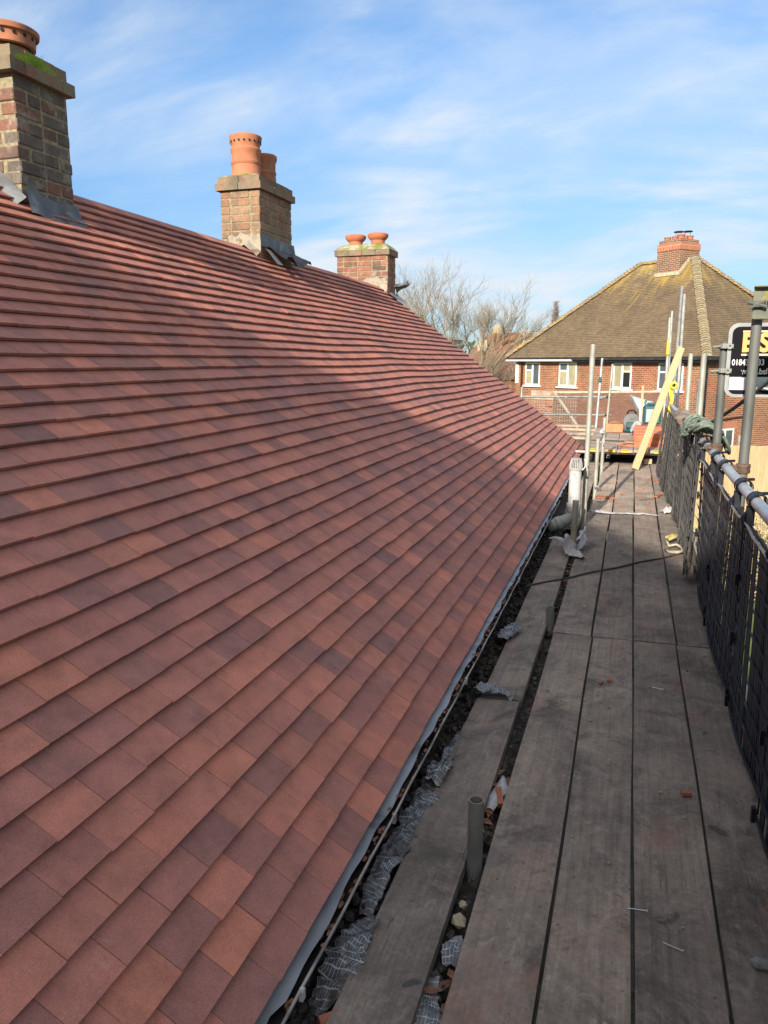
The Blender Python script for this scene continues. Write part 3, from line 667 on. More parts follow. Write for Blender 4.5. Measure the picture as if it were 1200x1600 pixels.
# ------------------------------------------------------------------ black mesh guards
def guard(y0, y1, xt, xb, zt, zb, lean, label, mat, seed, ragged):
    rr = random.Random(seed)
    t = thing("mesh_guard", label, "mesh guard", ((xt+xb)/2, (y0+y1)/2, zb), "black mesh guards hung on the rail")
    m = MB(); L = y1-y0; H = zt-zb; n = max(6, int(L/.052))
    def P(u, v, off=0):
        bend = .018*math.sin(u*math.pi*1.3+seed)*(1-v); return Vector((xb+(xt-xb)*v+bend+off, y0+L*u+lean*(1-v), zb+H*v))
    def strip(u0, u1, v0, v1, th, off=0, seg=5):
        for k in range(seg):
            va, vb = v0+(v1-v0)*k/seg, v0+(v1-v0)*(k+1)/seg
            a, b_, c, d = P(u0, va, off), P(u1, va, off), P(u1, vb, off), P(u0, vb, off); dx_ = Vector((th, 0, 0))
            m.quad([a, b_, c, d]); m.quad([d+dx_, c+dx_, b_+dx_, a+dx_]); m.quad([a, d, d+dx_, a+dx_]); m.quad([c, b_, b_+dx_, c+dx_])
    k = 0; u = 0
    while u < 1:
        wide = rr.random()
        wd = (rr.uniform(.030, .052) if wide < (.55 if ragged else .52) else rr.uniform(.010, .018))/L
        gap = (rr.uniform(.001, .005) if ragged else rr.choice((.003, .005, .010, .016, .022)))/L
        strip(u, min(1, u+wd), -rr.uniform(0, .08 if ragged else .03), 1, .004, rr.uniform(-.012, .012) if ragged else rr.uniform(-.004, .004)); u += wd+gap
    m.build("vertical_slats", mat, t)
    m = MB(); nh = 10
    for k in range(nh):
        v = k/(nh-1); hgt = .016 if k in (0, nh-1) else .0085
        a, b_ = P(0, v, -.006), P(1, v, -.006)
        prev = a
        for q in range(1, 7):
            p = P(q/6, v, -.006); m.bar(prev, p, .006, hgt); prev = p
    for v in (0, .33, .66): m.box(P(.02, v*1.0, -.012), (.014, .022, .05)); m.box(P(.98, v, -.012), (.014, .022, .05))
    m.build("cross_ribs", mat, t)
    return t
RX, RZ = .508, -.555
def rail_at(y): return Vector((RX + .004*math.sin(y*.8) + max(0, y-8)*.012, y, RZ - max(0, y-7)*.012))
gy = [(0.2, 1.55), (1.45, 2.62), (2.50, 3.62), (3.5, 4.75), (4.62, 5.85), (5.7, 6.9), (6.75, 8.0), (7.9, 9.2), (9.0, 10.4), (10.2, 11.7)]
ordn = ["nearest", "second", "third", "fourth", "fifth", "sixth", "seventh", "eighth", "ninth", "farthest"]
for i, (a, b_) in enumerate(gy):
    far = i >= 5
    guard(a, b_, RX-.012-.006*(i % 2)-(.02 if far else 0), .497-.012*(i % 2)-(.035 if far else 0)-(.04 if i >= 8 else 0), RZ-.10+(.03 if far else 0), DZ+.07+(.02 if i % 2 else 0)-(.0), -.03-.05*(i % 3),
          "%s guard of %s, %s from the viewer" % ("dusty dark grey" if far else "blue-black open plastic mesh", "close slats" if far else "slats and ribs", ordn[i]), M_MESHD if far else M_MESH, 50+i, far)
    for q in (.22, .78):
        y = a+(b_-a)*q; c = rail_at(y)
        if i > 6: continue
        k = MB()
        for j, rad in enumerate((.034, .031, .034)):
            yy = y-.03+j*.03; k.lathe([(rad, -.008), (rad+.004, -.004), (rad+.004, .004), (rad, .008)], (c.x, yy, c.z), 16, axis=(0, 1, 0))
        k.lathe([(.030, -.045), (.030, .045)], (c.x, y, c.z), 16, axis=(0, 1, 0))
        k.box((c.x-.022, y, c.z-.060), (.028, .05, .075)); k.tube([(c.x-.03, y+.02, c.z-.05), (c.x-.045, y+.03, c.z-.075), (c.x-.03, y+.03, c.z-.115)], .010, 8)
        k.box((c.x+.025, y+.035, c.z+.028), (.05, .012, .012), Matrix.Rotation(.5, 3, 'Z'))
        tag(k.build("rail_clip", M_MESH, loc=(c.x, y, c.z)), "black clip on the guard rail %s" % ("at the %s end of the %s mesh guard" % ("near" if q < .5 else "far", ordn[i])), "clip", "rail clips")
wv = MB(); wv.tube([(RX-.035+.004*math.sin(i), .3+i*.15, RZ-.098+.006*math.sin(i*1.9)) for i in range(44)], .006, 6); single(wv, "top_wire", M_STEEL, "thin grey wire threaded along the top edge of the mesh guards", "wire")
m = MB(); m.pipe(rail_at(-1.5), rail_at(6.2), .02415, n=20); m.pipe(rail_at(6.05)+Vector((.002, 0, .0)), rail_at(12.2), .0242, n=20)
single(m, "guard_rail", M_RAIL, "long galvanised guard rail tube running above the black mesh guards", "guard rail")

# ------------------------------------------------------------------ poles
def coupler(parent, c, ax=(0, 0, 1), r=.0242, bolt=(1, 0, 0), mat=M_RUST):
    m = MB(); c = Vector(c)
    m.lathe([(r+.001, -.026), (r+.010, -.024), (r+.012, -.012), (r+.009, 0), (r+.012, .012), (r+.010, .024), (r+.001, .026)], c, 16, axis=ax)
    bv = Vector(bolt).normalized(); axv = Vector(ax)
    m.bar(c+bv*.02, c+bv*.062, .03, .034, axv); m.tube([c+bv*.045-axv.cross(bv)*.03, c+bv*.045+axv.cross(bv)*.075], .007, 8)
    m.lathe([(.012, 0), (.012, .014), (.001, .014)], c+bv*.045+axv.cross(bv)*.05, 6, axis=axv.cross(bv))
    return m.build("coupler", mat, parent)
def pole(b, t, label, mat=M_STEELG, r=.02415, group="scaffold standards", name="scaffold_pole", coup=()):
    o = thing(name, label, "scaffold pole", b, group); m = MB(); m.pipe(b, t, r, .004, 18); m.build("tube", mat, o, autosm=50)
    b, t = Vector(b), Vector(t)
    for (f, bolt) in coup: coupler(o, b.lerp(t, f), (t-b).normalized(), r, bolt)
    return o
# house side row
pole((-.382, 2.125, -1.72), (-.380, 2.125, -1.315), "short dark steel stub standing between the boards, nearest the viewer", M_STEELD)
pole((-.384, 4.45, -1.72), (-.384, 4.45, -1.425), "very short steel stub barely above the boards, second along the gap", M_STEELD)
p2 = pole((-.385, 6.24, -1.72), (-.375, 6.24, -1.09), "waist-high greenish pole wrapped with polythene, just in front of the white vent pipe")
pole((-.366, 7.43, -1.72), (-.36, 7.40, .155), "tall grey pole behind the white vent pipe, the tallest on the house side")
pole((-.352, 9.45, -1.72), (-.345, 9.45, -.90), "mid-height chalky pole just past the tall one on the house side")
p4 = pole((-.344, 11.2, -1.72), (-.335, 11.2, -.765), "pale pole tied with white tape at the far end of the lower walkway", coup=())
pole((-.66, 16.3, -1.5), (-.60, 16.3, .07), "thin pole with blue tape on the far platform", M_RAIL)
pole((-.48, 17.3, -1.5), (-.42, 17.3, -.05), "thin pole beside the blue-taped one on the far platform")
m = MB(); m.lathe([(.0255, -.06), (.027, 0), (.0255, .06)], (-.617, 16.3, -.36), 14); m.tube([(-.64, 16.28, -.33), (-.66, 16.27, -.36), (-.65, 16.27, -.43)], .006, 5)
single(m, "blue_tape", M_TEAL, "band of teal tape wrapped round a thin far pole", "tape")
pole((-2.33, 17.4, -1.6), (-2.33, 17.4, -.55), "short pole standing above the far edge of the new roof", M_STEELG)
# garden side row
big = pole((.568, 4.34, -1.75), (.588, 4.42, .375), "large dark pole in front of the sign board", M_SHADESTEEL, r=.0255, coup=((.565, (-1, 0, 0)),))
sp = pole((.522, 5.16, -1.75), (.530, 5.26, .115), "dark pole carrying the sign board", M_SHADESTEEL, r=.0255, coup=((.655, (-1, 0, 0)),))
pole((.585, 7.40, -1.75), (.590, 7.46, .07), "grey pole on the garden side directly right of the green rope bundle", M_STEELG)
pole((.588, 9.0, -1.75), (.583, 9.05, .085), "grey pole on the garden side, left of its thicker neighbour at the rope", M_STEELG)
pole((.73, 9.6, -1.75), (.735, 9.65, -.20), "short pole showing between two taller grey poles by the rope", M_STEELD)
pole((.60, 12.6, -1.75), (.76, 15.4, 1.33), "tallest pale pole rising against the old roof", M_STEEL)
pole((.68, 12.7, -1.75), (.80, 15.2, 1.17), "yellowish pale pole right of the tallest one", M_STEELG)
pole((.565, 14.3, -1.75), (.60, 15.7, .80), "slim pole with a yellow sleeve left of the leaning timber top", M_STEELG)
pole((.60, 14.6, -1.75), (.635, 15.8, .92), "slim pole between the yellow-sleeved one and the tallest", M_STEEL)
m = MB(); m.lathe([(.026, 0), (.028, .02), (.028, .28), (.026, .30)], (.589, 15.28, .12), 12, axis=Vector((.035, 1.4, 2.55)).normalized()); single(m, "yellow_sleeve", M_YELP, "yellow plastic sleeve on a slim far pole", "pole sleeve")
# thin diagonal rope-like tube and bracket
br_o = thing("steel_bracket", "lichen-stained steel bracket with a round hole clamped at the top of the large dark pole", "bracket", (.67, 4.37, .21))
m = MB(); m.box((.672, 4.372, .288), (.235, .006, .160)); m.box((.672, 4.350, .366), (.235, .05, .006)); m.box((.672, 4.350, .210), (.235, .05, .006))
m.build("channel", M_LICH, br_o, bevel=.003)
m = MB(); m.lathe([(.034, 0), (.034, .008), (.001, .008)], (.652, 4.3675, .288), 20, axis=(0, -1, 0)); m.build("hole", M_BLACK, br_o)
m = MB(); m.box((.578, 4.352, .283), (.05, .03, .03)); m.tube([(.53, 4.35, .292), (.615, 4.335, .268)], .009, 8); m.tube([(.54, 4.345, .262), (.61, 4.335, .298)], .007, 8); m.build("clamp", M_SHADESTEEL, br_o)

# timber plank leaning
t = MB(); a, b_ = Vector((.105, 11.5, DZ+.02)), Vector((.66, 12.42, .20)); t.bar(a, b_, .10, .045, (0, 1, .3)); single(t, "timber_plank", M_NEWWOOD, "clean new timber plank leaning across the end of the walkway", "plank", bevel=.003)

# ------------------------------------------------------------------ soil vent pipe
sv = thing("vent_pipe", "white plastic soil vent pipe with wire cage and grey elbow beside the gutter", "pipe", (-.445, 7.15, -1.6))
m = MB(); m.lathe([(.055, -1.29), (.055, -.955), (.050, -.955), (.050, -1.0)], (-.445, 7.15, 0), 28); m.build("white_pipe", M_PVCW, sv, autosm=40)
m = MB(); m.lathe([(.055, -1.40), (.060, -1.39), (.060, -1.31), (.066, -1.305), (.066, -1.275), (.057, -1.27)], (-.445, 7.15, 0), 28); m.build("collar", M_PVCG, sv, autosm=40)
m = MB(); pts = [(-.445, 7.15, -1.30), (-.445, 7.15, -1.36), (-.462, 7.14, -1.40), (-.50, 7.125, -1.43), (-.58, 7.095, -1.465), (-.67, 7.06, -1.50)]; m.tube(pts, .056, 22); m.lathe([(.058, -.03), (.063, -.03), (.063, .03), (.058, .03)], (-.575, 7.097, -1.463), 22, axis=(-.90, -.33, -.36)); m.build("elbow", M_PVCG, sv, smooth=True)
m = MB()
for k in range(20):
    an = 2*math.pi*k/20; d = Vector((math.cos(an), math.sin(an), 0)); c = Vector((-.443, 7.15, 0))
    m.tube([c+d*.055+Vector((0, 0, -.97)), c+d*.056+Vector((0, 0, -.93)), c+d*.043+Vector((0, 0, -.862))], .0048, 6)
m.lathe([(.062, -.968), (.064, -.95), (.058, -.945), (.056, -.968)], (-.443, 7.15, 0), 20); m.lathe([(.046, -.868), (.046, -.860), (.001, -.858)], (-.443, 7.15, 0), 16)
m.build("cage", noisy("cage_plastic", (.24, .24, .235), (.33, .33, .32), 9, .5, bs=0), sv)
m = MB(); m.tube([(-.385, 7.12, -.965), (-.365, 7.14, -.94), (-.355, 7.16, -.90), (-.375, 7.18, -.87)], .006, 6); m.build("wire_loop", M_PVCW, sv, smooth=True)
m = MB(); m.lathe([(.05, 0), (.05, .01), (.001, .01)], (-.443, 7.15, -.96), 16); m.build("pipe_mouth", M_PVCG, sv)

# ------------------------------------------------------------------ polythene scraps
def scrap(name, path, w, label, cat, mat, seed, amp=.02, fr=14, nu=18, nv=5, uvs=None, group=None, arc=.3, crease=False):
    pts = [Vector(p) for p in path]; m = MB()
    def fn(u, v):
        x = u*(len(pts)-1); i = min(int(x), len(pts)-2); p = pts[i].lerp(pts[i+1], x-i); d = (pts[i+1]-pts[i]).normalized(); sd = d.cross(Vector((0, 0, 1)))
        if sd.length < .2: sd = Vector((.8, .5, 0))
        sd.normalize(); ww = w*(.35+.65*math.sin(math.pi*min(1, u*1.1+.08)))
        q = p + sd*(v-.5)*ww + Vector((0, 0, arc*ww*math.sin(v*math.pi)))
        if crease:
            r1 = 1-2*abs(noise.noise(q*fr*1.3+Vector((seed, 3, 0)))); r2 = 1-2*abs(noise.noise(q*fr*3.1+Vector((2, seed, 0)))); r3 = noise.noise(q*fr*.6+Vector((0, 1, seed)))
            rag = (v-.5)*.5*ww*noise.noise(Vector((u*23, seed, round(v))))
            return q + sd*(rag+amp*.5*r3) + Vector((amp*.35*r3, amp*.5*r1, amp*(.55*r1+.28*r2)))
        return q + Vector((noise.noise(q*fr+Vector((seed, 0, 0))), noise.noise(q*fr+Vector((0, seed, 0))), abs(noise.noise(q*fr+Vector((0, 0, seed))))))*amp
    m.grid(fn, nu, nv, 1.0)
    if uvs:
        m.uv = [[(a*uvs[0], b*uvs[1]) for a, b in q] for q in m.uv]
    return single(m, name, mat, label, cat, group, smooth=True)
scrap("polythene_wrap", [(-.41, 6.19, -1.40), (-.39, 6.17, -1.52), (-.33, 6.12, -1.525), (-.30, 6.05, -1.515)], .14, "crumpled grey polythene at the foot of the waist-high pole", "plastic sheet", M_POLY, 1, .03)
scrap("polythene_wrap", [(-.40, 6.16, -1.50), (-.42, 6.20, -1.44), (-.43, 6.25, -1.38)], .08, "grey polythene flap twisted up the side of the waist-high pole", "plastic sheet", M_POLY, 12, .02)
scrap("polythene_tape", [(-.58, 6.35, -1.44), (-.50, 6.32, -1.43), (-.42, 6.30, -1.455), (-.35, 6.33, -1.43), (-.31, 6.7, -1.40)], .05, "twisted polythene strip tied from the gutter to the waist-high pole", "plastic strip", M_POLY, 3, .012)
scrap("polythene_tape", [(-.335, 6.62, -1.42), (-.315, 6.5, -1.46), (-.33, 6.35, -1.50), (-.36, 6.25, -1.515)], .06, "polythene strip hanging beside the waist-high pole", "plastic strip", M_POLY, 5, .015)
scrap("paper_strip", [(-.32, 7.95, -1.50), (-.24, 8.0, -1.505), (-.12, 8.03, -1.52), (-.02, 8.08, -1.522)], .07, "off-white paper strip beside the tall pole, trailing to a point", "paper scrap", M_POLY, 7, .012)
scrap("paper_strip", [(-.05, 8.07, -1.522), (.10, 8.08, -1.522), (.20, 8.1, -1.52), (.33, 8.06, -1.523)], .05, "flattened off-white strip across the joint of the boards", "paper scrap", M_POLY, 8, .008)
scrap("paper_scrap", [(.36, 8.2, -1.52), (.44, 8.25, -1.50), (.50, 8.18, -1.52)], .14, "crumpled white scrap by the foot of the mesh guards", "paper scrap", M_POLY, 9, .03)
scrap("tape_knot", [(-.36, 11.18, -.93), (-.35, 11.13, -1.0), (-.37, 11.15, -1.1), (-.33, 11.12, -1.16)], .10, "white tape knotted on the pale pole at the far end", "tape", M_POLY, 14, .03)
scrap("tape_knot", [(-.34, 9.42, -1.50), (-.31, 9.38, -1.47), (-.27, 9.42, -1.51)], .08, "white tape lump at the foot of the mid-height chalky pole", "tape", M_POLY, 15, .03)
# webbing and yellow rag by the guards
scrap("yellow_rag", [(.36, 6.78, -1.49), (.42, 6.86, -1.47), (.49, 6.82, -1.48)], .10, "dirty yellow rag lying on the boards at the mesh guards", "rag", noisy("dirty_yellow", (.26, .22, .07), (.44, .37, .13), 18, .9), 21, .03)
m = MB(); m.tube([(.34, 6.55, -1.515), (.37, 6.45, -1.51), (.42, 6.42, -1.50), (.46, 6.48, -1.505), (.47, 6.58, -1.50), (.43, 6.66, -1.49), (.37, 6.63, -1.50), (.35, 6.7, -1.47)], .012, 8)
single(m, "rope_loop", noisy("pale_rope", (.25, .215, .15), (.38, .34, .25), 40, .9), "pale loop of webbing on the boards below the yellow rag", "rope", smooth=True)
m = MB(); pts = [(-.616, 5.166, DZ+.009)]
for i in range(1, 30): pts.append((-.616+1.12*i/30, 5.166+1.36*i/30+.012*math.sin(i*.7), DZ+.010+(.0 if True else 0)))
m.tube(pts, .0065, 6); single(m, "cord", M_CORD, "thin dark cord lying straight across all the boards", "cord", smooth=True)

# membrane with white grid between gutter and board
scrap("grid_membrane", [(-.650, 1.50, -1.585), (-.632, 1.58, -1.545), (-.620, 1.68, -1.53), (-.606, 1.78, -1.535), (-.615, 1.85, -1.58)], .088, "white-gridded membrane bulging next to the gutter, nearest piece", "membrane", M_MEMB, 31, .022, 13, 80, 24, (22, 10), arc=.05, crease=True)
scrap("grid_membrane", [(-.650, 1.84, -1.57), (-.640, 2.0, -1.535), (-.628, 2.16, -1.54), (-.628, 2.30, -1.545), (-.622, 2.45, -1.54), (-.614, 2.65, -1.548), (-.61, 2.9, -1.55), (-.605, 3.05, -1.555)], .088, "long white-gridded membrane twisted along the gap by the gutter", "membrane", M_MEMB, 33, .022, 12, 200, 24, (66, 10), arc=.04, crease=True)
scrap("grid_membrane", [(-.625, 2.5, -1.52), (-.60, 2.62, -1.52), (-.60, 2.72, -1.55)], .09, "small gridded membrane fold against the gutter rim", "membrane", M_MEMB, 34, .03, 13, 60, 16, (12, 7), arc=.05, crease=True)
scrap("grid_membrane", [(-.61, 3.30, -1.50), (-.56, 3.34, -1.50), (-.50, 3.36, -1.52), (-.44, 3.33, -1.525)], .10, "pale membrane tongue poking over the board joint by the gutter", "membrane", M_MEMB, 35, .025, 13, 60, 16, (18, 8), arc=.08, crease=True)
scrap("grid_membrane", [(-.61, 4.05, -1.52), (-.57, 4.2, -1.51), (-.57, 4.4, -1.55)], .10, "gridded membrane scrap in the dark gap farther along the gutter", "membrane", M_MEMB, 36, .03, 13, 60, 16, (14, 7), arc=.05, crease=True)
scrap("grid_membrane", [(-.395, 1.28, -1.56), (-.385, 1.42, -1.55), (-.385, 1.58, -1.56), (-.39, 1.68, -1.57)], .075, "white-gridded membrane strip in the gap in front of the nearest stub", "membrane", M_MEMB, 37, .016, 15, 80, 16, (30, 7), arc=.05, crease=True)
scrap("grid_membrane", [(-.355, 1.70, -1.55), (-.365, 1.77, -1.545), (-.37, 1.83, -1.56)], .06, "small gridded scrap by the pebble in the gap", "membrane", M_MEMB, 38, .016, 15, 30, 12, (8, 6), arc=.05, crease=True)
scrap("grid_membrane", [(-.39, 2.45, -1.55), (-.375, 2.6, -1.54), (-.385, 2.72, -1.57)], .05, "silvery plastic scrap in the gap past the nearest stub", "membrane", M_POLY, 39, .015, 12, 16, 6)
# dark debris heaps in both gaps
m = MB()
m.grid(lambda u, v: (-.92+.365*v, -.5+8.0*u, -1.60+.022*noise.noise(Vector((u*70, v*3, 1)))+.02*noise.noise(Vector((u*200, v*6, 2)))), 360, 8)
for i in range(2400):
    y = rnd.uniform(0.6, 7.6); m.lump((rnd.uniform(-.76, -.575), y, -1.58+rnd.uniform(-.02, .03)), rnd.uniform(.006, .024), (1, 1.2, .7), i, .6)
o = single(m, "roofing_debris", M_DEBRIS, "black felt crumbs and soil filling the gap beside the gutter", "debris"); o['kind'] = 'stuff'
m = MB()
m.grid(lambda u, v: (-.43+.10*v, -.5+9*u, -1.60+.02*noise.noise(Vector((u*80, v*3, 4)))), 300, 6)
for i in range(520):
    y = rnd.choice((rnd.uniform(.9, 2.5), rnd.uniform(4.4, 6.1), rnd.uniform(.9, 6.2))); m.lump((rnd.uniform(-.415, -.335), y, -1.585+rnd.uniform(-.01, .025)), rnd.uniform(.006, .018), (1, 1.3, .6), i+3000, .6)
o = single(m, "roofing_debris", M_DEBRIS, "dark soil and crumbs in the gap between the boards at the stubs", "debris"); o['kind'] = 'stuff'
for i in range(46):
    y = rnd.choice((rnd.uniform(.95, 1.7), rnd.uniform(2.2, 2.75), rnd.uniform(5.0, 6.1))); x = rnd.uniform(-.408, -.345); m = MB()
    a_ = rnd.uniform(0, 6.28); l = rnd.uniform(.018, .04); d = Vector((math.cos(a_), math.sin(a_), 0))*l; s_ = Vector((-d.y, d.x, 0))*.45; c = Vector((x, y, -1.565+rnd.uniform(0, .02)))
    m.quad([c-d, c-s_+Vector((0, 0, .006)), c+d+Vector((0, 0, rnd.uniform(0, .012))), c+s_+Vector((0, 0, .009))])
    single(m, "dead_leaf", M_LEAF, "curled brown dead leaf in the gap between the boards", "leaf", "dead leaves in the gap")
m = MB(); m.lump((-.378, 1.885, -1.55), .027, (1, 1.1, .8), 3, .25); single(m, "pebble", M_STONE, "yellowish pebble in the gap just in front of the nearest stub", "pebble")
m = MB(); m.lump((-.382, 1.955, -1.55), .016, (1, 1, .8), 4, .25); single(m, "pebble", M_STONE, "smaller pale pebble touching the foot of the nearest stub", "pebble")
m = MB(); m.box((-.368, 2.52, -1.535), (.02, .07, .03), Matrix.Rotation(.3, 3, 'Z') @ Matrix.Rotation(.4, 3, 'X')); single(m, "tile_chip", M_CHIP, "orange tile sliver wedged in the gap behind the nearest stub", "tile chip")
m = MB(); m.box((-.595, 1.45, -1.545), (.05, .045, .014), Matrix.Rotation(.7, 3, 'Z') @ Matrix.Rotation(.5, 3, 'X')); single(m, "tile_chip", M_CHIP, "broken brown tile piece beside the nearest membrane", "tile chip")
# crumbs, nails, chips on the boards
for i in range(30):
    x, y = rnd.uniform(-.3, .5), (rnd.uniform(1.2, 4.5) if i < 4 else rnd.uniform(8.4, 11.7)); m = MB(); l = rnd.uniform(.005, .018)*(1.6 if y > 7 else 1)
    m.box((x, y, DZ+.008), (l*2, l, .008), Matrix.Rotation(rnd.uniform(0, 3), 3, 'Z')); single(m, "tile_chip", M_CHIP, "tiny terracotta chip lying on the grey boards", "tile chip", "tile chips on the boards")
for (x, y, l, w_, an, lab) in ((-.22, 9.0, .20, .12, .2, "broken orange tile by the mid-height chalky pole"), (.36, 9.3, .24, .05, 1.3, "thin orange tile sliver near the mesh guards in the sun"), (.27, 2.72, .035, .018, .3, "orange chip on the seam beside the guards")):
    m = MB(); m.box((x, y, DZ+.013), (l, w_, .012), Matrix.Rotation(an, 3, 'Z') @ Matrix.Rotation(.03, 3, 'Y')); single(m, "tile_chip", M_CHIP, lab, "tile chip")
for (x, y) in ((.20, 3.66), (.37, 3.1), (.10, 2.05), (.19, 1.93), (.30, 1.62)):
    m = MB(); an = rnd.uniform(-.5, .3); d = Vector((math.cos(an), math.sin(an), 0))*.026; c = Vector((x, y, DZ+.007)); m.tube([c-d, c+d], .0013, 6); m.lathe([(.005, 0), (.005, .0012), (.0001, .0012)], c+d, 8, axis=d)
    single(m, "nail", M_NAIL, "bright galvanised nail lying on the grey boards", "nail", "nails on the boards")
m = MB(); m.lump((.405, 1.93, DZ+.012), .028, (1.3, 1, .5), 77, .3); single(m, "stone_chip", M_STEELD, "dark grey slate lump on the board along the guards", "stone chip")
m = MB(); m.lump((.452, 1.95, DZ+.010), .016, (1.2, 1, .7), 78, .3); single(m, "stone_chip", M_STONE, "pale mortar lump beside the dark slate lump", "stone chip")
for i in range(26):
    x, y = rnd.uniform(-.3, .5), rnd.uniform(1.3, 4.6); m = MB(); m.lump((x, y, DZ+.006), rnd.uniform(.003, .008), (1.2, 1, .7), 200+i, .4); single(m, "mortar_crumb", M_STONE, "tiny pale mortar crumb on the grey boards", "crumb", "mortar crumbs on the boards")
m = MB(); rr = random.Random(77)
for i in range(1500):
    sx_ = rr.choice((-.132, .0875, .3135, .49)); x = sx_+rr.gauss(0, .014 if sx_ < .4 else .03) if rr.random() < .6 else rr.uniform(-.34, .5); y = rr.uniform(1.1, 8.0)
    if abs(x-(-.132)) < .006 or abs(x-.0875) < .006 or abs(x-.3135) < .007: continue
    m.lump((x, y, DZ+.002), rr.uniform(.0012, .0042), (1.2, 1, .6), i, .4)
o = single(m, "grit", noisy("grit", (.07, .06, .05), (.30, .25, .20), 60, .95, bs=0), "fine grit and crumbs along the seams of the boards", "grit"); o['kind'] = 'stuff'
# ------------------------------------------------------------------ rope bundle
rb = thing("rope_bundle", "bundle of faded green rope hung over the guard rail", "rope", (.53, 6.5, -.7))
m = MB(); rr = random.Random(5)
for i in range(22):
    cx, cy, cz = .53+rr.uniform(-.03, .06), 6.45+rr.uniform(-.35, .4), -.49+rr.uniform(-.015, .05); pts = []; lx, ly, ph = rr.uniform(.05, .13), rr.uniform(.22, .42), rr.uniform(0, 6.28); tl_ = rr.uniform(-.5, .5)
    for k in range(20):
        a_ = 2*math.pi*k/20; x = cx+lx*math.cos(a_)+ly*.25*math.sin(a_)*tl_; y = cy+ly*math.sin(a_)*.8
        dr = abs(x-.52); pts.append((x, y, cz - dr*dr*5.5 + .015*math.sin(3*a_+ph)))
    m.tube(pts, .012, 7, closed=True)
for i in range(6):
    x = .60+rr.uniform(-.02, .05); y = 6.2+rr.uniform(-.2, .3); m.tube([(x-.08, y, -.50), (x, y-.02, -.53), (x+.02, y-.05, -.60), (x+.02, y-.06, -.66+rr.uniform(-.05, .05))], .012, 7)
m.build("coils", M_ROPE, rb, smooth=True)
m = MB(); pts = [Vector((.513, 6.45, -.515)).lerp(Vector((.80, 4.80, -.03)), i/16)+Vector((0, 0, -.03*math.sin(math.pi*i/16))) for i in range(17)]; pts.append(Vector((1.0, 4.3, .25))); m.tube(pts, .0125, 8); m.build("trailing_line", M_ROPED, rb, smooth=True)
# grey cloth/rag on far rail
scrap("rail_rag", [(.50, 8.0, -.56), (.51, 8.4, -.55), (.52, 8.9, -.56), (.53, 9.4, -.58)], .14, "brownish weathered rag draped along the far part of the guard rail", "rag", noisy("brown_rag", (.10, .085, .07), (.22, .18, .145), 12, .95), 61, .05, 6, 40, 8)

# ------------------------------------------------------------------ sign board
sg = thing("sign_board", "black company sign with gold letters, phone number and web address in a grey frame", "sign", (.85, 5.2, -.2))
SY = 5.2
def rrect(x0, x1, z0, z1, r, n=8):
    pts = []
    for (cx, cz, a0) in ((x1-r, z1-r, 0), (x0+r, z1-r, 90), (x0+r, z0+r, 180), (x1-r, z0+r, 270)):
        for k in range(n+1): a_ = R(a0+90*k/n); pts.append((cx+r*math.cos(a_), cz+r*math.sin(a_)))
    return pts
def slab(mb, pts, y0, y1):
    n = len(pts); mb.quad([(x, y0, z) for x, z in pts]); mb.quad([(x, y1, z) for x, z in reversed(pts)])
    for i in range(n):
        (x0, z0), (x1, z1) = pts[i], pts[(i+1) % n]; mb.quad([(x0, y0, z0), (x0, y1, z0), (x1, y1, z1), (x1, y0, z1)])
SX0, SX1, SZ0, SZ1 = .541, 1.10, -.213, .229
m = MB(); slab(m, rrect(SX0, SX1, SZ0, SZ1, .055), SY, SY+.022); m.build("frame", noisy("sign_frame", (.17, .18, .19), (.25, .26, .27), 6, .6, .1, bs=.05), sg, bevel=.003)  # frame, white panel and letters toned down: shade put into their colour
m = MB(); slab(m, rrect(SX0+.022, SX1-.022, SZ0+.018, SZ1-.022, .04), SY-.003, SY-.0005); m.build("black_panel", noisy("sign_black", (.004, .0035, .006), (.007, .006, .009), 5, .5, bs=0, spec=.06), sg)
m = MB(); m.box(((SX0+SX1)/2, SY-.0045, -.131), (SX1-SX0-.047, .002, .078)); m.build("white_panel", noisy("sign_white", (.32, .34, .39), (.38, .40, .45), 4, .5, bs=0), sg)
M_GOLD = noisy("sign_gold", (.42, .24, .055), (.48, .28, .075), 5, .5, bs=0); M_SWHITE = noisy("sign_letter_white", (.50, .52, .55), (.54, .56, .59), 5, .5, bs=0); M_SGREY = noisy("sign_grey_mark", (.22, .25, .30), (.28, .31, .36), 5, .6, bs=0)
M_CREAM = noisy("sign_cream_line", (.46, .37, .26), (.50, .41, .30), 5, .5, bs=0); M_STEALL = noisy("sign_teal_mark", (.20, .36, .34), (.26, .42, .40), 5, .5, bs=0)
def text(body, x, z, size, mat, name, bold=0, sx=1.0):
    cu = bpy.data.curves.new(name, 'FONT'); cu.body = body; cu.size = size; cu.offset = bold; cu.extrude = .0006; cu.resolution_u = 4
    tmp = bpy.data.objects.new(name+"_curve", cu); COL.objects.link(tmp); dg = bpy.context.evaluated_depsgraph_get(); dg.update()
    me = bpy.data.meshes.new_from_object(tmp.evaluated_get(dg)); bpy.data.objects.remove(tmp)
    o0 = org(sg)
    for v in me.vertices: v.co = Vector((x+v.co.x*sx, SY-.0062-v.co.z, z+v.co.y)) - o0
    me.materials.clear(); me.materials.append(mat); o = bpy.data.objects.new(name, me); COL.objects.link(o); o.parent = sg; return o
text("B", .617, .062, .150, M_GOLD, "gold_letter", .006, .92); text("S", .712, .062, .150, M_GOLD, "gold_letter", .006, .92)
m = MB(); m.box((.80, SY-.005, .178), (.36, .002, .011)); m.box((.80, SY-.005, .041), (.36, .002, .011)); m.build("gold_lines", M_CREAM, sg)
text("01843 5933", .571, -.021, .050, M_SWHITE, "phone_number", .0008, .76)
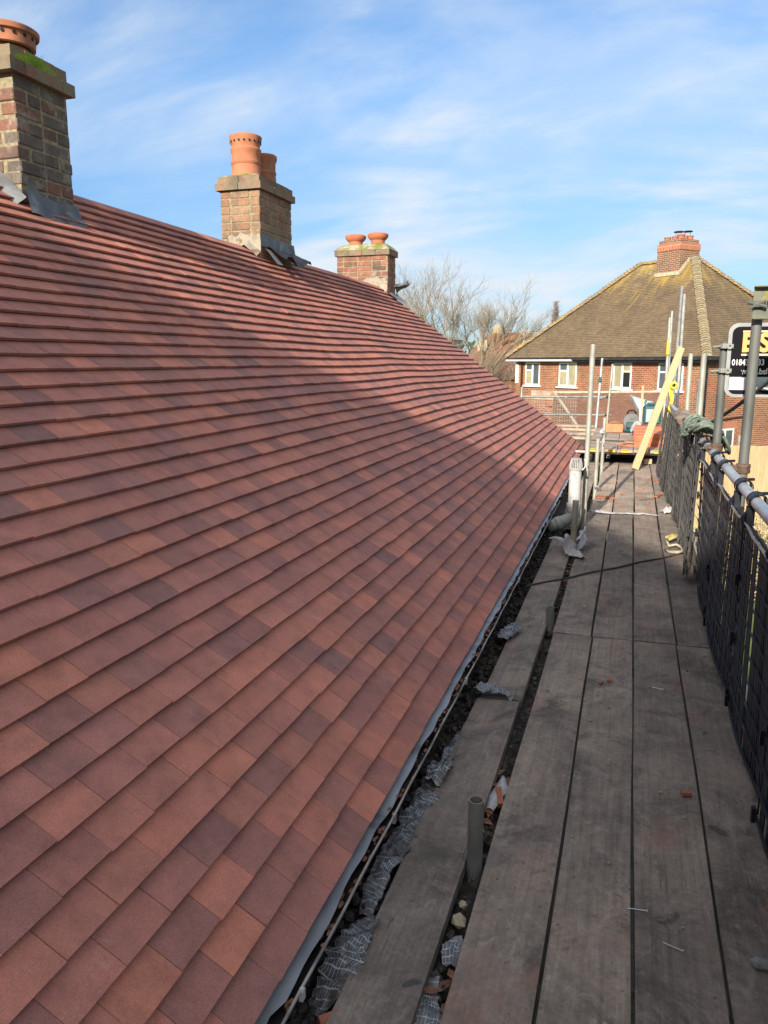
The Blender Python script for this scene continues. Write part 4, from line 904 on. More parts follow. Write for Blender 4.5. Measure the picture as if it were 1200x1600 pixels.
text("www.bsl", .627, -.074, .050, M_SWHITE, "web_address", .0008, .84)
m = MB(); m.lathe([(.0095, 0), (.0095, .001), (.013, .001), (.013, 0)], (.605, SY-.0055, -.118), 20, axis=(0, -1, 0)); m.box((.625, SY-.006, -.146), (.075, .001, .004)); m.box((.715, SY-.006, -.142), (.035, .001, .007)); m.box((.715, SY-.006, -.153), (.035, .001, .005)); m.build("small_marks", M_SGREY, sg)
m = MB(); m.box((.775, SY-.006, -.125), (.075, .001, .035)); m.build("teal_mark", M_STEALL, sg)
for z in (.092, -.055):
    m = MB(); m.lathe([(.0275, -.016), (.035, -.014), (.035, .014), (.0275, .016)], (.527, 5.235, z), 16, axis=(.01, .05, 1)); m.tube([(.50, 5.20, z), (.455, 5.195, z-.005)], .008, 8); m.box((.548, 5.205, z), (.05, .03, .026)); m.lathe([(.018, 0), (.018, .012), (.006, .012)], (.551, 5.187, z), 12, axis=(0, -1, 0))
    m.build("pole_clamp", M_STEELD, sg)

# ------------------------------------------------------------------ far platform
PZ = -1.30
for i in range(5):
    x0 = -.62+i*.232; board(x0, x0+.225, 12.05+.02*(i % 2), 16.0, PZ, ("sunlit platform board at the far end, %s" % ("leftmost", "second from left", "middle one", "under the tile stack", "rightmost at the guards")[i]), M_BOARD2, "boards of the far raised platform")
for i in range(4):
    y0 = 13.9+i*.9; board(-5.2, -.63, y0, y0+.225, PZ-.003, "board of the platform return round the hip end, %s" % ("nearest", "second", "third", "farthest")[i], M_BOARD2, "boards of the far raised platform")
for i in range(5):
    m = MB(); x0 = -.62+i*.232+.1125; m.box((x0+.04*(i % 2), 12.045, PZ+.0035), (.10, .07, .003)); m.box((x0+.04*(i % 2), 12.043, PZ-.019), (.10, .004, .036)); single(m, "yellow_band", M_YELP, "yellow painted end band on a far platform board", "board band", "yellow board ends")
m = MB(); m.pipe((-.9, 12.22, PZ-.066), (.72, 12.22, PZ-.066), .024); single(m, "transom_tube", M_STEEL, "steel cross tube showing under the front edge of the far platform", "scaffold tube")
m = MB(); m.pipe((-.28, 11.95, PZ-.10), (-.28, 16, PZ-.10), .024); single(m, "ledger_tube", M_STEEL, "steel tube end pointing out under the far platform", "scaffold tube")
m = MB(); m.box((-.05, 12.9, DZ-.05), (1.5, .9, .05)); m.box((-.30, 13.3, -2.40), (1.80, .04, 2.24)); single(m, "shade_backing_sheet", M_DARKWOOD, "dark sheet added to stand in for shade below the far platform", "board")  # dark sheet in place of the deep shade under the platform
m = MB(); m.box((.29, 12.24, DZ+.05), (.11, .09, .075), Matrix.Rotation(.2, 3, 'Z')); single(m, "wood_offcut", M_NEWWOOD, "short timber block under the front of the far platform", "timber offcut", bevel=.003)
# stack of new tiles
ts = []
for k in range(11):
    m = MB()
    for j in range(6):
        m.box((.30+rnd.uniform(-.012, .012)+.01*j*0, 12.75+j*.285+rnd.uniform(-.01, .01), PZ+.009+k*.019), (.44, .27, .0125), Matrix.Rotation(rnd.uniform(-.03, .03), 3, 'Z') @ Matrix.Rotation(rnd.uniform(-.012, .012), 3, 'Y'))
    single(m, "tile_layer", M_ORANGE, "layer of new orange roof tiles in the stack on the far platform, %s" % ("bottom", "second", "third", "fourth", "fifth", "sixth", "seventh", "eighth", "ninth", "tenth", "top")[k], "roof tiles", "stacked new tiles")
for i, (x, y, an) in enumerate(((-.03, 12.55, .5), (-.10, 12.75, 1.2), (.02, 12.95, .1))):
    m = MB(); m.box((x, y, PZ+.012+.012*i), (.17, .10, .0125), Matrix.Rotation(an, 3, 'Z') @ Matrix.Rotation(.05, 3, 'Y')); single(m, "loose_tile", M_ORANGE, "loose new orange tile on the far platform, %s" % ("nearest the leaning timber", "farthest left", "against the stack")[i], "roof tile")
# teal tool case on the stack
tb = thing("tool_case", "teal plastic tool case with white handle standing on the tile stack", "tool case", (.33, 14.2, PZ+.22))
m = MB(); m.box((.36, 14.25, PZ+.40), (.30, .26, .34)); m.build("body", M_TEAL, tb, bevel=.035)
m = MB(); m.box((.34, 14.112, PZ+.385), (.16, .012, .22)); m.build("front_panel", M_TEALL, tb, bevel=.005)
m = MB(); m.box((.37, 14.2, PZ+.585), (.20, .16, .035)); m.build("lid", M_TEAL, tb, bevel=.012)
m = MB(); m.tube([(.21, 14.1, PZ+.26), (.165, 14.06, PZ+.30), (.16, 14.06, PZ+.50), (.22, 14.08, PZ+.58)], .016, 10); m.build("handle", M_WHITEP, tb, smooth=True)
# chop saw
cs = thing("chop_saw", "round-guarded teal chop saw standing on the far platform", "saw", (.05, 15.2, PZ))
m = MB(); m.lathe([(.001, -.03), (.145, -.03), (.155, -.02), (.155, .02), (.145, .03), (.001, .03)], (.03, 15.2, PZ+.20), 28, axis=(0, 1, 0)); m.build("blade_guard", noisy("saw_guard", (.10, .105, .11), (.17, .175, .18), 6, .35, .5, bs=0), cs, autosm=40)
m = MB(); m.box((.05, 15.13, PZ+.14), (.22, .10, .12)); m.box((.04, 15.1, PZ+.045), (.30, .26, .035)); m.build("motor_body", M_TEAL, cs, bevel=.02)
m = MB(); m.tube([(-.06, 15.2, PZ+.34), (-.03, 15.18, PZ+.40), (.06, 15.18, PZ+.41), (.11, 15.2, PZ+.35)], .016, 8); m.build("handle", M_BLACK, cs, smooth=True)
# orange bucket-like ridge tiles, plastic sheet, glazed panel
m = MB()
for k in range(3): m.tube([(-.36, 15.5, PZ+.09+k*.02), (-.36, 15.1, PZ+.09+k*.02)], .11, 14)
m = MB(); m.grid(lambda u, v: (-.27+.16*math.cos(math.pi*v), 15.0+.4*u, PZ+.02+.17*math.sin(math.pi*v)), 4, 12); m.box((-.27, 15.0, PZ+.085), (.30, .02, .15))
single(m, "ridge_tile", M_ORANGE, "orange half-round ridge tile on the far platform beside the saw", "ridge tile", smooth=False)
scrap("plastic_sheet", [(.12, 14.3, PZ+.06), (.16, 14.6, PZ+.16), (.17, 14.9, PZ+.10)], .26, "crumpled translucent plastic sheet between the saw and the tile stack", "plastic sheet", M_POLY, 71, .06, 6, 20, 10)
gp = thing("glazed_panel", "tilted glazed rooflight panel leaning beyond the saw", "glazed panel", (.15, 16.2, PZ))
gpts = [Vector((-.02, 16.6, PZ+.62)), Vector((.42, 16.4, PZ+.50)), Vector((.42, 15.9, PZ+.30)), Vector((.22, 15.9, PZ+.24))]
m = MB()
for i in range(4): m.bar(gpts[i], gpts[(i+1) % 4], .035, .03)
m.build("frame", M_STEEL, gp); m = MB(); m.quad(gpts); m.build("pane", mat_glass("rooflight_glass", (.35, .42, .38)), gp)
m = MB(); m.box((.20, 15.7, PZ+.42), (.04, .03, .85)); single(m, "timber_batten", M_NEWWOOD, "short upright batten behind the teal tool case", "batten")
# yellow hose / strap with end coupling on the guard
yh = thing("yellow_strap", "yellow strap and tube hanging at the far end of the guards", "strap", (.57, 12.1, -1.2))
crumple(lambda u, v: (.515+.05*v+.02*math.sin(u*7), 12.05+.02*v, -.36-.86*u), 8, .02, 26, 4, 7).build("webbing", M_YEL, yh, smooth=True)
m = MB(); m.pipe((.575, 11.98, -.335), (.56, 12.4, -.335), .045, .016, 18); m.lathe([(.047, 0), (.054, .006), (.054, .03), (.047, .036)], (.575, 11.985, -.335), 18, axis=(0, 1, 0)); m.build("tube_end", M_YEL, yh, autosm=40)
# end guard rails and mesh far left
for z, lab in ((-.765, "upper"), (-1.155, "lower")):
    m = MB(); m.pipe((-5, 17.4, z-.02), (-.40, 17.4, z+.02), .024); 
    if z > -1:
        for x in (-1.52, -1.36, -.62): m.lathe([(.026, -.03), (.038, -.025), (.038, .025), (.026, .03)], (x, 17.4, z), 12, axis=(1, 0, 0))
    single(m, "guard_rail", M_STEELD, "%s rail of the scaffold end beyond the new roof" % lab, "guard rail")
m = MB()
for k in range(42): x = -3.4+k*.055; m.bar((x, 17.36, -1.75), (x, 17.36, -.79), .006, .006)
for k in range(13): z = -1.75+k*.08; m.bar((-3.4, 17.36, z), (-1.1, 17.36, z), .006, .006)
single(m, "wire_mesh_panel", M_STEELD, "open grey wire mesh panel hanging from the far end rails", "mesh panel")

# ------------------------------------------------------------------ neighbouring house with old hipped roof
L2, C2 = Vector((-5.593, 36.306, 0)), Vector((2.394, 29.037, 0))
e1 = (C2-L2).normalized(); inn = Vector((-e1.y, e1.x, 0))   # into the house
if inn.y < 0: inn = -inn
LEN = (C2-L2).length; DP = 8.0; EZ = .17; RISE = 3.95; OV = .32
nh = thing("brick_house", "red brick house with a lichen-stained hipped roof and tall stack beyond the scaffold", "house", (L2.x, L2.y, GZ))
def H(a, b, z): return L2 + e1*a + inn*b + Vector((0, 0, z))
w = MB()
def hw(p, q, z0, z1):
    wallquad(w, p, q, z0, z1)
c00, c10, c11, c01 = H(OV, OV, 0), H(LEN-OV, OV, 0), H(LEN-OV, DP-OV, 0), H(OV, DP-OV, 0)
for p, q in ((c00, c10), (c10, c11), (c11, c01), (c01, c00)): hw(p, q, GZ-.3, EZ-.05)
w.build("wall", M_WALL, nh)
def slope(parent, A_, B_, C_, D_, mat, name, n, lift=.022):
    A_, B_, C_, D_ = map(Vector, (A_, B_, C_, D_)); nn = (B_-A_).cross(D_-A_).normalized()
    if nn.z < 0: nn = -nn
    W = (B_-A_).length; hgt = ((A_+B_)/2-(C_+D_)/2).length; m = MB(); ax = (B_-A_).normalized()
    for k in range(n):
        f0, f1 = k/n, min(1, (k+1.15)/n); P = [A_.lerp(D_, f0), B_.lerp(C_, f0), B_.lerp(C_, f1), A_.lerp(D_, f1)]
        uv = [((p-A_).dot(ax), hgt*f) for p, f in zip(P, (f0, f0, (k+1)/n, (k+1)/n))]
        seg = 14
        rows = [[P[0].lerp(P[1], i/seg) + nn*(lift + .006*noise.noise(P[0].lerp(P[1], i/seg)*1.1)) for i in range(seg+1)], [P[3].lerp(P[2], i/seg)+nn*.004 for i in range(seg+1)]]
        for i in range(seg):
            u0 = uv[0][0]+(uv[1][0]-uv[0][0])*i/seg; u1 = uv[0][0]+(uv[1][0]-uv[0][0])*(i+1)/seg; v0, v1 = uv[0][1]+.012, uv[2][1]-.002
            m.quad([rows[0][i], rows[0][i+1], rows[1][i+1], rows[1][i]], [(u0, v0), (u1, v0), (u1, v1), (u0, v1)])
            m.quad([rows[0][i]-nn*lift, rows[0][i+1]-nn*lift, rows[0][i+1], rows[0][i]], [(u0, v0), (u1, v0), (u1, v0), (u0, v0)])
    return m.build(name, mat, parent)
E00, E10, E11, E01 = H(0, 0, EZ), H(LEN, 0, EZ), H(LEN, DP, EZ), H(0, DP, EZ)
RA, RB = H(DP/2, DP/2, EZ+RISE), H(LEN-DP/2, DP/2, EZ+RISE)
nr = thing("dummy", "", "", (0, 0, 0)); bpy.data.objects.remove(nr)
rf = slope(nh, E00, E10, RB, RA, M_OLDROOF, "roof", 55)
slope(nh, E10, E11, RB, RB, M_OLDROOF, "roof", 55); slope(nh, E11, E01, RA, RB, M_OLDROOF, "roof", 40); slope(nh, E01, E00, RA, RA, M_OLDROOF, "roof", 40)
def bonnets(parent, a, b_, n, name, mat, mort, r=.17):
    a, b_ = Vector(a), Vector(b_); d = (b_-a).normalized(); sd = d.cross(Vector((0, 0, 1))).normalized(); up2 = sd.cross(d).normalized(); L = (b_-a).length/n; m = MB(); q = MB()
    for k in range(n):
        p0 = a+d*L*k+up2*(.035+rnd.uniform(-.01, .012)); p1 = p0+d*L*1.25-up2*.035; jj = rnd.uniform(-.012, .012)
        for i in range(6):
            a0, a1 = math.pi*i/6, math.pi*(i+1)/6
            f = lambda p, an, rr_: p + sd*(math.cos(an)*rr_+jj) + up2*(math.sin(an)*rr_*.8-.03)
            m.quad([f(p0, a0, r*1.12), f(p0, a1, r*1.12), f(p1, a1, r*.85), f(p1, a0, r*.85)])
        q.quad([f(p0+up2*-.004, math.pi*i/6, r*1.06) for i in range(7)])
    o = m.build(name, mat, parent); q.build("bedding_mortar", mort, o); return o
bonnets(rf, E10+Vector((0, 0, .03)), RB, 46, "hip_tiles", M_BONNET, M_BMORT)
bonnets(rf, E00+Vector((0, 0, .03)), RA, 46, "hip_tiles", M_BONNET, M_BMORT)
bonnets(rf, E11+Vector((0, 0, .03)), RB, 46, "hip_tiles", M_BONNET, M_BMORT)
bonnets(rf, RA, RB, 12, "ridge_tiles", M_BONNET, M_BMORT, .13)
m = MB()
for p, q in ((E10, E11), (H(4.3, 0, EZ), E10)):
    d = (q-p).normalized(); nn_ = Vector((d.y, -d.x, 0)); nn_ = nn_ if nn_.y < 0 else -nn_
    m.bar(p+nn_*.03+Vector((0, 0, -.06)), q+nn_*.03+d*.05+Vector((0, 0, -.06)), .11, .10); m.bar(p-nn_*.05+Vector((0, 0, -.13)), q-nn_*.05+Vector((0, 0, -.13)), .05, .12)
m.build("black_gutter", M_FASCIA, nh)
m = MB(); d = e1; nn_ = -inn
m.bar(E00+nn_*.02+Vector((0, 0, -.10)), H(4.3, 0, EZ)+nn_*.02+Vector((0, 0, -.10)), .08, .09); m.build("white_fascia", M_UPVC, nh)
m = MB(); m.bar(E00+nn_*.05+Vector((0, 0, -.035)), H(4.3, 0, EZ)+nn_*.05+Vector((0, 0, -.035)), .10, .05); m.build("black_gutter", M_FASCIA, nh)
m = MB(); p = H(.78, OV-.06, 0); m.tube([p+Vector((0, 0, EZ-.1))-inn*.25, p+Vector((0, 0, EZ-.22)), p+Vector((0, 0, GZ))], .045, 10); m.build("downpipe", M_BROWNP, nh, smooth=True)
m = MB(); p = H(LEN*.985, OV-.05, 0); m.tube([p+Vector((0, 0, EZ-.1))-inn*.2, p+Vector((0, 0, EZ-.25)), p+Vector((0, 0, GZ))], .035, 10); m.build("downpipe", M_FASCIA, nh, smooth=True)
def window(parent, P0, ex, out, w_, h_, panes, z_top, name="window"):
    """P0 = left end on the wall; ex along; out = outward"""
    rot = Matrix((ex, out, Vector((0, 0, 1)))).transposed(); fr = MB()
    def bx(x0, x1, z0, z1, y0, y1, mb): mb.box(P0+ex*((x0+x1)/2)+out*((y0+y1)/2)+Vector((0, 0, z_top+(z0+z1)/2)), (x1-x0, y1-y0, z1-z0), rot)
    f = .065
    bx(0, w_, -f, 0, -.05, .025, fr); bx(0, w_, -h_, -h_+f, -.05, .025, fr); bx(0, f, -h_+f, -f, -.05, .025, fr); bx(w_-f, w_, -h_+f, -f, -.05, .025, fr)
    mid = w_*.5; bx(mid-.05, mid+.05, -h_+f, -f, -.05, .022, fr)
    fo = fr.build(name, M_UPVC, parent)
    s_ = MB(); bx(-.09, w_+.09, -h_-.07, -h_-.002, -.05, .09, s_); s_.build("sill", M_UPVC, fo)
    for (x0, x1, split, m1, m2) in ((f, mid-.05, panes[0], panes[1], panes[2]), (mid+.05, w_-f, panes[3], panes[4], panes[5])):
        zs = -h_*.34
        if split:
            t_ = MB(); bx(x0, x1, zs-.03, zs+.03, -.05, .018, t_); t_.build("transom_bar", M_UPVC, fo)
            g1 = MB(); bx(x0, x1, zs+.03, -f, -.03, .010, g1); g1.build("pane", m1, fo); g2 = MB(); bx(x0, x1, -h_+f, zs-.03, -.03, .010, g2); g2.build("pane", m2, fo)
        else:
            g1 = MB(); bx(x0, x1, -h_+f, -f, -.03, .010, g1); g1.build("pane", m1, fo)
    return fo
OUT = -inn
def WP(t): return L2 + e1*t + inn*(OV+.002)
for (a, b_, pn) in ((.98, 1.95, (1, M_GLASS, M_CURT, 0, M_GLASS, M_GLASS)), (3.18, 4.24, (1, M_GLASS, M_CURT, 0, M_CURT, M_CURT)), (6.28, 7.22, (0, M_CURT, M_CURT, 1, M_CURT, M_DARKG)), (8.50, 9.62, (1, M_GLASS, M_GLASS, 0, M_GLASS, M_GLASS))):
    window(nh, WP(a), e1, OUT, b_-a, 1.0, pn, -.04)
m = MB(); m.box(L2+e1*.42+inn*(OV-.02)+Vector((0, 0, -.55)), (.16, .10, .85), Matrix((e1, OUT, Vector((0, 0, 1)))).transposed()); m.build("side_window", M_UPVC, nh)
e2 = inn; OUT2 = e1
WR = C2 - e1*(OV-.002) + inn*0
window(nh, WR+e2*1.22, e2, OUT2, 1.0, 1.0, (0, M_GLASS, M_GLASS, 0, M_GLASS, M_GLASS), -2.40)
m = MB(); r2 = Matrix((e2, OUT2, Vector((0, 0, 1)))).transposed()
P = WR+e2*1.72
a0 = P-e2*.65+OUT2*.012; b0 = P+e2*.65+OUT2*.012
m.quad([a0+Vector((0, 0, -2.38)), b0+Vector((0, 0, -2.38)), b0+Vector((0, 0, -2.15)), a0+Vector((0, 0, -2.15))], [(0, 0), (1.3, 0), (1.3, .23), (0, .23)]); m.build("brick_lintel", M_SOLD, nh)
m = MB(); m.tube([WR+e2*1.0+OUT2*.05+Vector((0, 0, -2.08)), WR+e2*3.0+OUT2*.05+Vector((0, 0, -1.96)), WR+e2*3.15+OUT2*.05+Vector((0, 0, -1.6))], .03, 8); m.build("waste_pipe", M_BROWNP, nh)
m = MB(); m.box(WR+e2*2.65+OUT2*.06+Vector((0, 0, -2.9)), (.25, .12, .45), r2); m.build("meter_box", M_STEELG, nh)
# tall chimney stack of the neighbour
ch = MB(); cc = RA.lerp(RB, .74) - inn*.15; cc.z = 0; rot = Matrix((e1, inn, Vector((0, 0, 1)))).transposed()
def stackbox(mb, w_, d_, z0, z1):
    p = [cc+e1*sx*w_/2+inn*sy*d_/2 for sx, sy in ((-1, -1), (1, -1), (1, 1), (-1, 1))]
    for i in range(4): wallquad(mb, p[i], p[(i+1) % 4], z0, z1)
    mb.quad([(q.x, q.y, z1) for q in p], [(0, 0)]*4)
stackbox(ch, 1.15, 1.15, EZ+RISE-1.6, 4.42); sk = ch.build("chimney", M_STACKW, rf); 
ch = MB(); stackbox(ch, 1.19, 1.19, 4.42, 4.68); ch.build("soldier_course", M_SOLD, sk); ch = MB(); stackbox(ch, 1.08, 1.08, 4.68, 4.84); ch.build("cap", M_STACKW, sk)
for (a, b_, r_, h_) in ((-.33, -.3, .13, .15), (.05, -.3, .12, .14), (.33, -.3, .13, .18), (-.33, .25, .12, .16), (.1, .25, .13, .2), (.33, .25, .12, .17)):
    m = MB(); m.lathe([(r_, 0), (r_*.94, h_*.7), (r_*1.1, h_*.75), (r_*1.1, h_), (r_*.7, h_), (.001, h_*.9)], cc+e1*a+inn*b_+Vector((0, 0, 4.84)), 14); m.build("chimney_pot", M_CHIP, sk, autosm=40)
m = MB()
for (a, b_) in ((-.05, 0), (.2, .25)):
    p = cc+e1*a+inn*b_; m.lathe([(.20, 5.19), (.17, 5.215), (.001, 5.235), (.001, 5.18), (.20, 5.18)], (p.x, p.y, 0), 16); m.tube([p+Vector((.1, 0, 4.95)), p+Vector((.1, 0, 5.19))], .01, 5); m.tube([p+Vector((-.1, 0, 4.95)), p+Vector((-.1, 0, 5.19))], .01, 5)
m.build("pot_cowl", M_FASCIA, sk)
m = MB(); p0_ = cc-inn*.60
m.bar(p0_-e1*.62+Vector((0, 0, 3.50)), p0_+e1*.62+Vector((0, 0, 3.50)), .04, .14); m.bar(cc+e1*.60-inn*.58+Vector((0, 0, 3.52)), cc+e1*.60+Vector((0, 0, 4.1)), .04, .12); m.build("flashing_mortar", M_BMORT, sk)

# low tiled outbuilding in front of it
ob = thing("brick_outbuilding", "low brown-tiled brick extension in front of the old-roofed house", "outbuilding", (-1, 26, GZ))
slope(ob, (-1.55, 25.0, -2.05), (1.9, 23.6, -2.55), (1.35, 27.5, -1.0), (-2.62, 28.2, -1.10), M_LEANROOF, "roof", 30)
w = MB(); wallquad(w, (-2.66, 28.2), (-1.57, 24.95), GZ, -2.1); w.quad([(-2.66, 28.2, -2.1), (-1.57, 24.95, -2.1), (-2.64, 28.2, -1.14)], [(0, -2.1), (3.4, -2.1), (0, -1.1)])
wallquad(w, (-1.57, 24.95), (1.9, 23.55), GZ, -2.55); wallquad(w, (-3.8, 29.3), (-2.6, 28.3), GZ, -1.6); w.build("wall", M_WALL, ob)
m = MB(); m.bar((-1.55, 25.0, -2.02), (-2.62, 28.2, -1.07), .07, .06); m.bar((-2.62, 28.2, -1.07), (1.35, 27.5, -.97), .10, .06); m.build("verge_mortar", M_BMORT, ob)
rub = MB(); rub.bar((-3.9, 33.0, -1.35), (-1.0, 30.4, -1.30), .3, .35); single(rub, "low_parapet", noisy("patched_brick", (.28, .12, .07), (.42, .36, .29), 3.5, .95, bs=.3), "patchy mortar-smeared low parapet under the old house windows", "parapet")

# ------------------------------------------------------------------ garden fence and shrubs on the right
fn_ = thing("timber_fence", "pale close-boarded timber fence behind the guard rail", "fence", (4, 23, GZ))
m = MB()
for k in range(70):
    x = 1.9+k*.125; y = 23.0+(x-1.9)*.12; m.box((x, y+(.012 if k % 2 else 0), (GZ-2.27)/2+rnd.uniform(-.006, .006)), (.135, .018, -2.27-GZ), Matrix.Rotation(.12, 3, 'Z'))
m.build("fence_boards", M_FENCE, fn_)
for k in range(4):
    m = MB(); x = 2.2+k*2.4; m.box((x, 22.93+(x-1.9)*.12, (GZ-2.2)/2), (.1, .1, -2.2-GZ)); m.build("fence_post", M_FENCE, fn_)
def bush(name, c, r, n, label, mat, seed):
    rr = random.Random(seed); m = MB(); c = Vector(c)
    for i in range(n):
        d = Vector((rr.gauss(0, .5), rr.gauss(0, .5), abs(rr.gauss(.7, .35)))).normalized(); l = r*rr.uniform(.5, 1.1); b0 = c+Vector((rr.uniform(-.3, .3)*r, rr.uniform(-.3, .3)*r, 0)); pts = [b0]
        for k in range(4): pts.append(pts[-1]+d*l/4+Vector((rr.gauss(0, .04), rr.gauss(0, .04), rr.gauss(0, .03)))*r)
        m.tube(pts, .01, 3, radii=[.012*r, .010*r, .008*r, .006*r, .003*r])
        for k in range(3):
            p = pts[rr.randint(1, 4)]; dd = Vector((rr.gauss(0, 1), rr.gauss(0, 1), rr.gauss(.4, .6))).normalized()*r*.22; m.tube([p, p+dd], .006*r, 3)
    return single(m, name, mat, label, "shrub")
M_DRY = noisy("dry_stalks", (.24, .20, .11), (.40, .34, .20), 6, .95, bs=0)
bush("dry_shrub", (2.6, 17.5, GZ), 1.9, 420, "straw-coloured dry shrub below the guard rail in front of the fence", M_DRY, 3)
bush("dry_shrub", (3.9, 18.5, GZ), 1.7, 320, "dry shrub farther right along the timber fence", M_DRY, 4)

# ------------------------------------------------------------------ background trees and houses
def tree(name, base, h, spread, seed, label, tm, cm, stems, depth, up, group=None, r0=.16, elev=(.25, .55)):
    rr = random.Random(seed); base = Vector(base); t = thing(name, label, "tree", base, group); tr_, cr = MB(), MB()
    def grow(p, d, l, r, dep, mb):
        pts = [p]; q = p; dd = d.copy(); nseg = 4 if dep > 1 else 3
        for k in range(nseg):
            dd = (dd + Vector((rr.gauss(0, .13), rr.gauss(0, .13), rr.gauss(up*.09, .07)))).normalized(); q = q+dd*l/nseg; pts.append(q)
        mb.tube(pts, r, 3 if dep < 3 else 6, caps=False, radii=[r*(1-.55*k/nseg) for k in range(nseg+1)])
        if dep <= 0: return
        nb = rr.randint(3, 4) if dep > 2 else rr.randint(4, 6)
        for i in range(nb):
            f = rr.uniform(.3, 1); x = f*nseg; j = min(int(x), nseg-1); pp = pts[j].lerp(pts[j+1], x-j)
            ax = dd.orthogonal().normalized(); ax.rotate(Matrix.Rotation(rr.uniform(0, 6.28), 3, dd).to_quaternion() if False else Matrix.Rotation(rr.uniform(0, 6.28), 3, dd))
            nd = (dd*math.cos(elev[1]) + ax*math.sin(rr.uniform(*elev)*1.6) + Vector((0, 0, .22*up))).normalized(); nd = Vector((nd.x*spread, nd.y*spread, nd.z)).normalized()
            grow(pp, nd, l*rr.uniform(.55, .8), r*.52, dep-1, cr)
    for s_ in range(stems):
        a_ = rr.uniform(0, 6.28); d = Vector((math.cos(a_)*.35*(stems > 1), math.sin(a_)*.35*(stems > 1), 1)).normalized(); grow(base+Vector((math.cos(a_), math.sin(a_), 0))*.2*(stems > 1), d, h*.42, r0, depth, tr_)
    tr_.build("trunk", tm, t); cr.build("crown", cm, t); return t
tree("bare_tree", (-10.9, 50, GZ+.1), 11.5, 1.2, 12, "large leafless tree with many fine branches behind the new roof", M_BARK, M_TWIG, 5, 5, 1.0, r0=.15)
tree("bare_tree", (-10.5, 51.5, GZ+.1), 7.6, .8, 9, "smaller leafless tree right of the large bare one", M_BARK, M_TWIG, 4, 5, .8, r0=.10)
# slim conifer
ct = thing("slim_tree", "distant slim reddish-brown pointed tree left of the old hipped roof", "tree", (-8.2, 86, GZ))
m = MB(); m.tube([(-8.2, 86, GZ), (-8.2, 86, 1), (-8.15, 86, 6.2)], .1, 6, radii=[.16, .1, .015]); m.build("trunk", M_BARK, ct)
m = MB(); rr = random.Random(8)
for i in range(600):
    z = rr.uniform(-1.5, 6.1); k = (6.3-z)/7.8; l = (.12+1.5*k)*rr.uniform(.5, 1); a_ = rr.uniform(0, 6.28); p = Vector((-8.2, 86, z)); q = p+Vector((math.cos(a_)*l, math.sin(a_)*l, l*.75)); m.tube([p, p.lerp(q, .5)+Vector((0, 0, -.05)), q], .012, 3, caps=False)
    for s_ in range(3):
        f = rr.uniform(.4, 1); pp = p.lerp(q, f); m.tube([pp, pp+Vector((rr.gauss(0, .2), rr.gauss(0, .2), rr.uniform(.05, .3)))], .008, 3, caps=False)
m.build("crown", M_TWIGD, ct)
def far_house(c, wd, dp, ez, rz, label, yaw, rmat):
    o = thing("distant_house", label, "house", c, "houses far behind the new roof"); c = Vector(c); ca, sa = math.cos(yaw), math.sin(yaw)
    def Q(a, b_, z): return Vector((c.x+a*ca-b_*sa, c.y+a*sa+b_*ca, z))
    m = MB(); P = [Q(-wd/2, -dp/2, 0), Q(wd/2, -dp/2, 0), Q(wd/2, dp/2, 0), Q(-wd/2, dp/2, 0)]
    for i in range(4): wallquad(m, P[i], P[(i+1) % 4], GZ, ez)
    m.build("wall", M_WALL, o)
    e = .3; A_, B_, C_, D_ = Q(-wd/2-e, -dp/2-e, ez), Q(wd/2+e, -dp/2-e, ez), Q(wd/2-dp*.35, 0, rz), Q(-wd/2+dp*.35, 0, rz)
    r_ = slope(o, A_, B_, C_, D_, rmat, "roof", 20); slope(o, B_, Q(wd/2+e, dp/2+e, ez), C_, C_, rmat, "roof", 14); slope(o, Q(-wd/2-e, dp/2+e, ez), A_, D_, D_, rmat, "roof", 14); slope(o, Q(wd/2+e, dp/2+e, ez), Q(-wd/2-e, dp/2+e, ez), D_, C_, rmat, "roof", 14)
    m = MB(); m.box(Q(-wd*.15, .2, rz+.2), (.9, .6, 1.3), Matrix.Rotation(yaw, 3, 'Z')); m.build("chimney", M_STACKW, r_)
    for x in (-wd*.3, wd*.05, wd*.3):
        m = MB(); m.box(Q(x, -dp/2-.03, ez-1.0), (1.2, .06, 1.0), Matrix.Rotation(yaw, 3, 'Z')); wf = m.build("window", M_UPVC, o); m = MB(); m.box(Q(x, -dp/2-.07, ez-1.0), (1.0, .03, .8), Matrix.Rotation(yaw, 3, 'Z')); m.build("pane", M_GLASS, wf)
far_house((-13.0, 86, GZ), 9, 7, .4, 3.1, "distant house with an orange-lichened roof left of the utility pole", .15, M_FARROOF)
far_house((-11.2, 66, GZ), 8, 6.5, -1.4, .95, "nearer low house with a dull brown roof behind the bare trees", -.35, M_LEANROOF)
far_house((-3.0, 110, GZ), 10, 7, .8, 3.6, "farthest house with a red roof seen beside the old hip", .2, M_FARROOF)
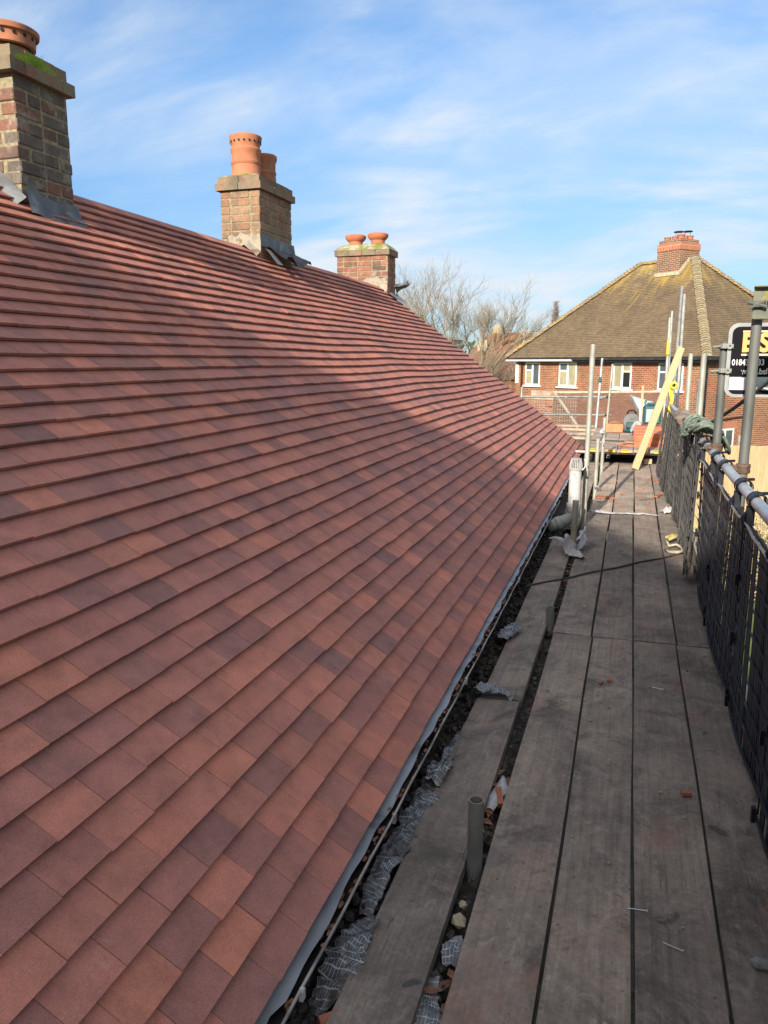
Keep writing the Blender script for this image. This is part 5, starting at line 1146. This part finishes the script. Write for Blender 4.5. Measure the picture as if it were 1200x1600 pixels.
m = MB(); m.tube([(-9.7, 72, GZ), (-9.6, 72, 3.1)], .14, 8, radii=[.16, .11]); up_ = thing("utility_pole", "grey wooden utility pole among the distant houses", "utility pole", (-9.7, 72, GZ)); m.build("post", M_STEELG, up_)
m = MB(); m.box((-9.6, 72, 2.75), (.9, .08, .08)); m.build("crossarm", M_STEELG, up_)
m = MB()
rr = random.Random(4)
for i in range(2600):
    x = rr.uniform(-40, 40); y = 125+rr.uniform(-6, 6); z = GZ+abs(rr.gauss(0, 2.6))+2.0; z = min(z, 3.0+noise.noise(Vector((x*.2, 0, 0)))*2); s_ = rr.uniform(.25, .7)
    a_, b_ = Vector((rr.gauss(0, 1), rr.gauss(0, 1), rr.gauss(0, 1))).normalized()*s_, Vector((rr.gauss(0, 1), rr.gauss(0, 1), rr.gauss(0, 1))).normalized()*s_; c = Vector((x, y, z)); m.quad([c-a_, c-b_, c+a_, c+b_])
o = single(m, "tree_belt", noisy("dark_evergreen", (.02, .035, .014), (.05, .07, .03), .5, 1, bs=0), "dark belt of far-off evergreen trees on the skyline", "trees"); o['kind'] = 'stuff'

# ------------------------------------------------------------------ tall house behind the viewer (its shadow lies on the near roof and walkway)
bh = thing("tall_house", "tall hipped brick house standing behind the walkway's near end", "house", (-9, -8, GZ))
HX0, HX1, HY0, HY1, HE, HR = -24.0, .6, -18.0, -10.0, 3.6, 8.12
w = MB(); P = [(HX0, HY0), (HX1, HY0), (HX1, HY1), (HX0, HY1)]
for i in range(4): wallquad(w, P[i], P[(i+1) % 4], GZ, HE)
w.build("wall", M_WALL2, bh)
e = .3; ym = (HY0+HY1)/2; ra, rb_ = (HX0+4, ym, HR), (-3.75, ym, HR)
slope(bh, (HX0-e, HY1+e, HE), (HX1+e, HY1+e, HE), rb_, ra, M_LEANROOF, "roof", 20); slope(bh, (HX1+e, HY0-e, HE), (HX1+e, HY1+e, HE), rb_, rb_, M_LEANROOF, "roof", 20)
slope(bh, (HX0-e, HY0-e, HE), (HX1+e, HY0-e, HE), rb_, ra, M_LEANROOF, "roof", 20)
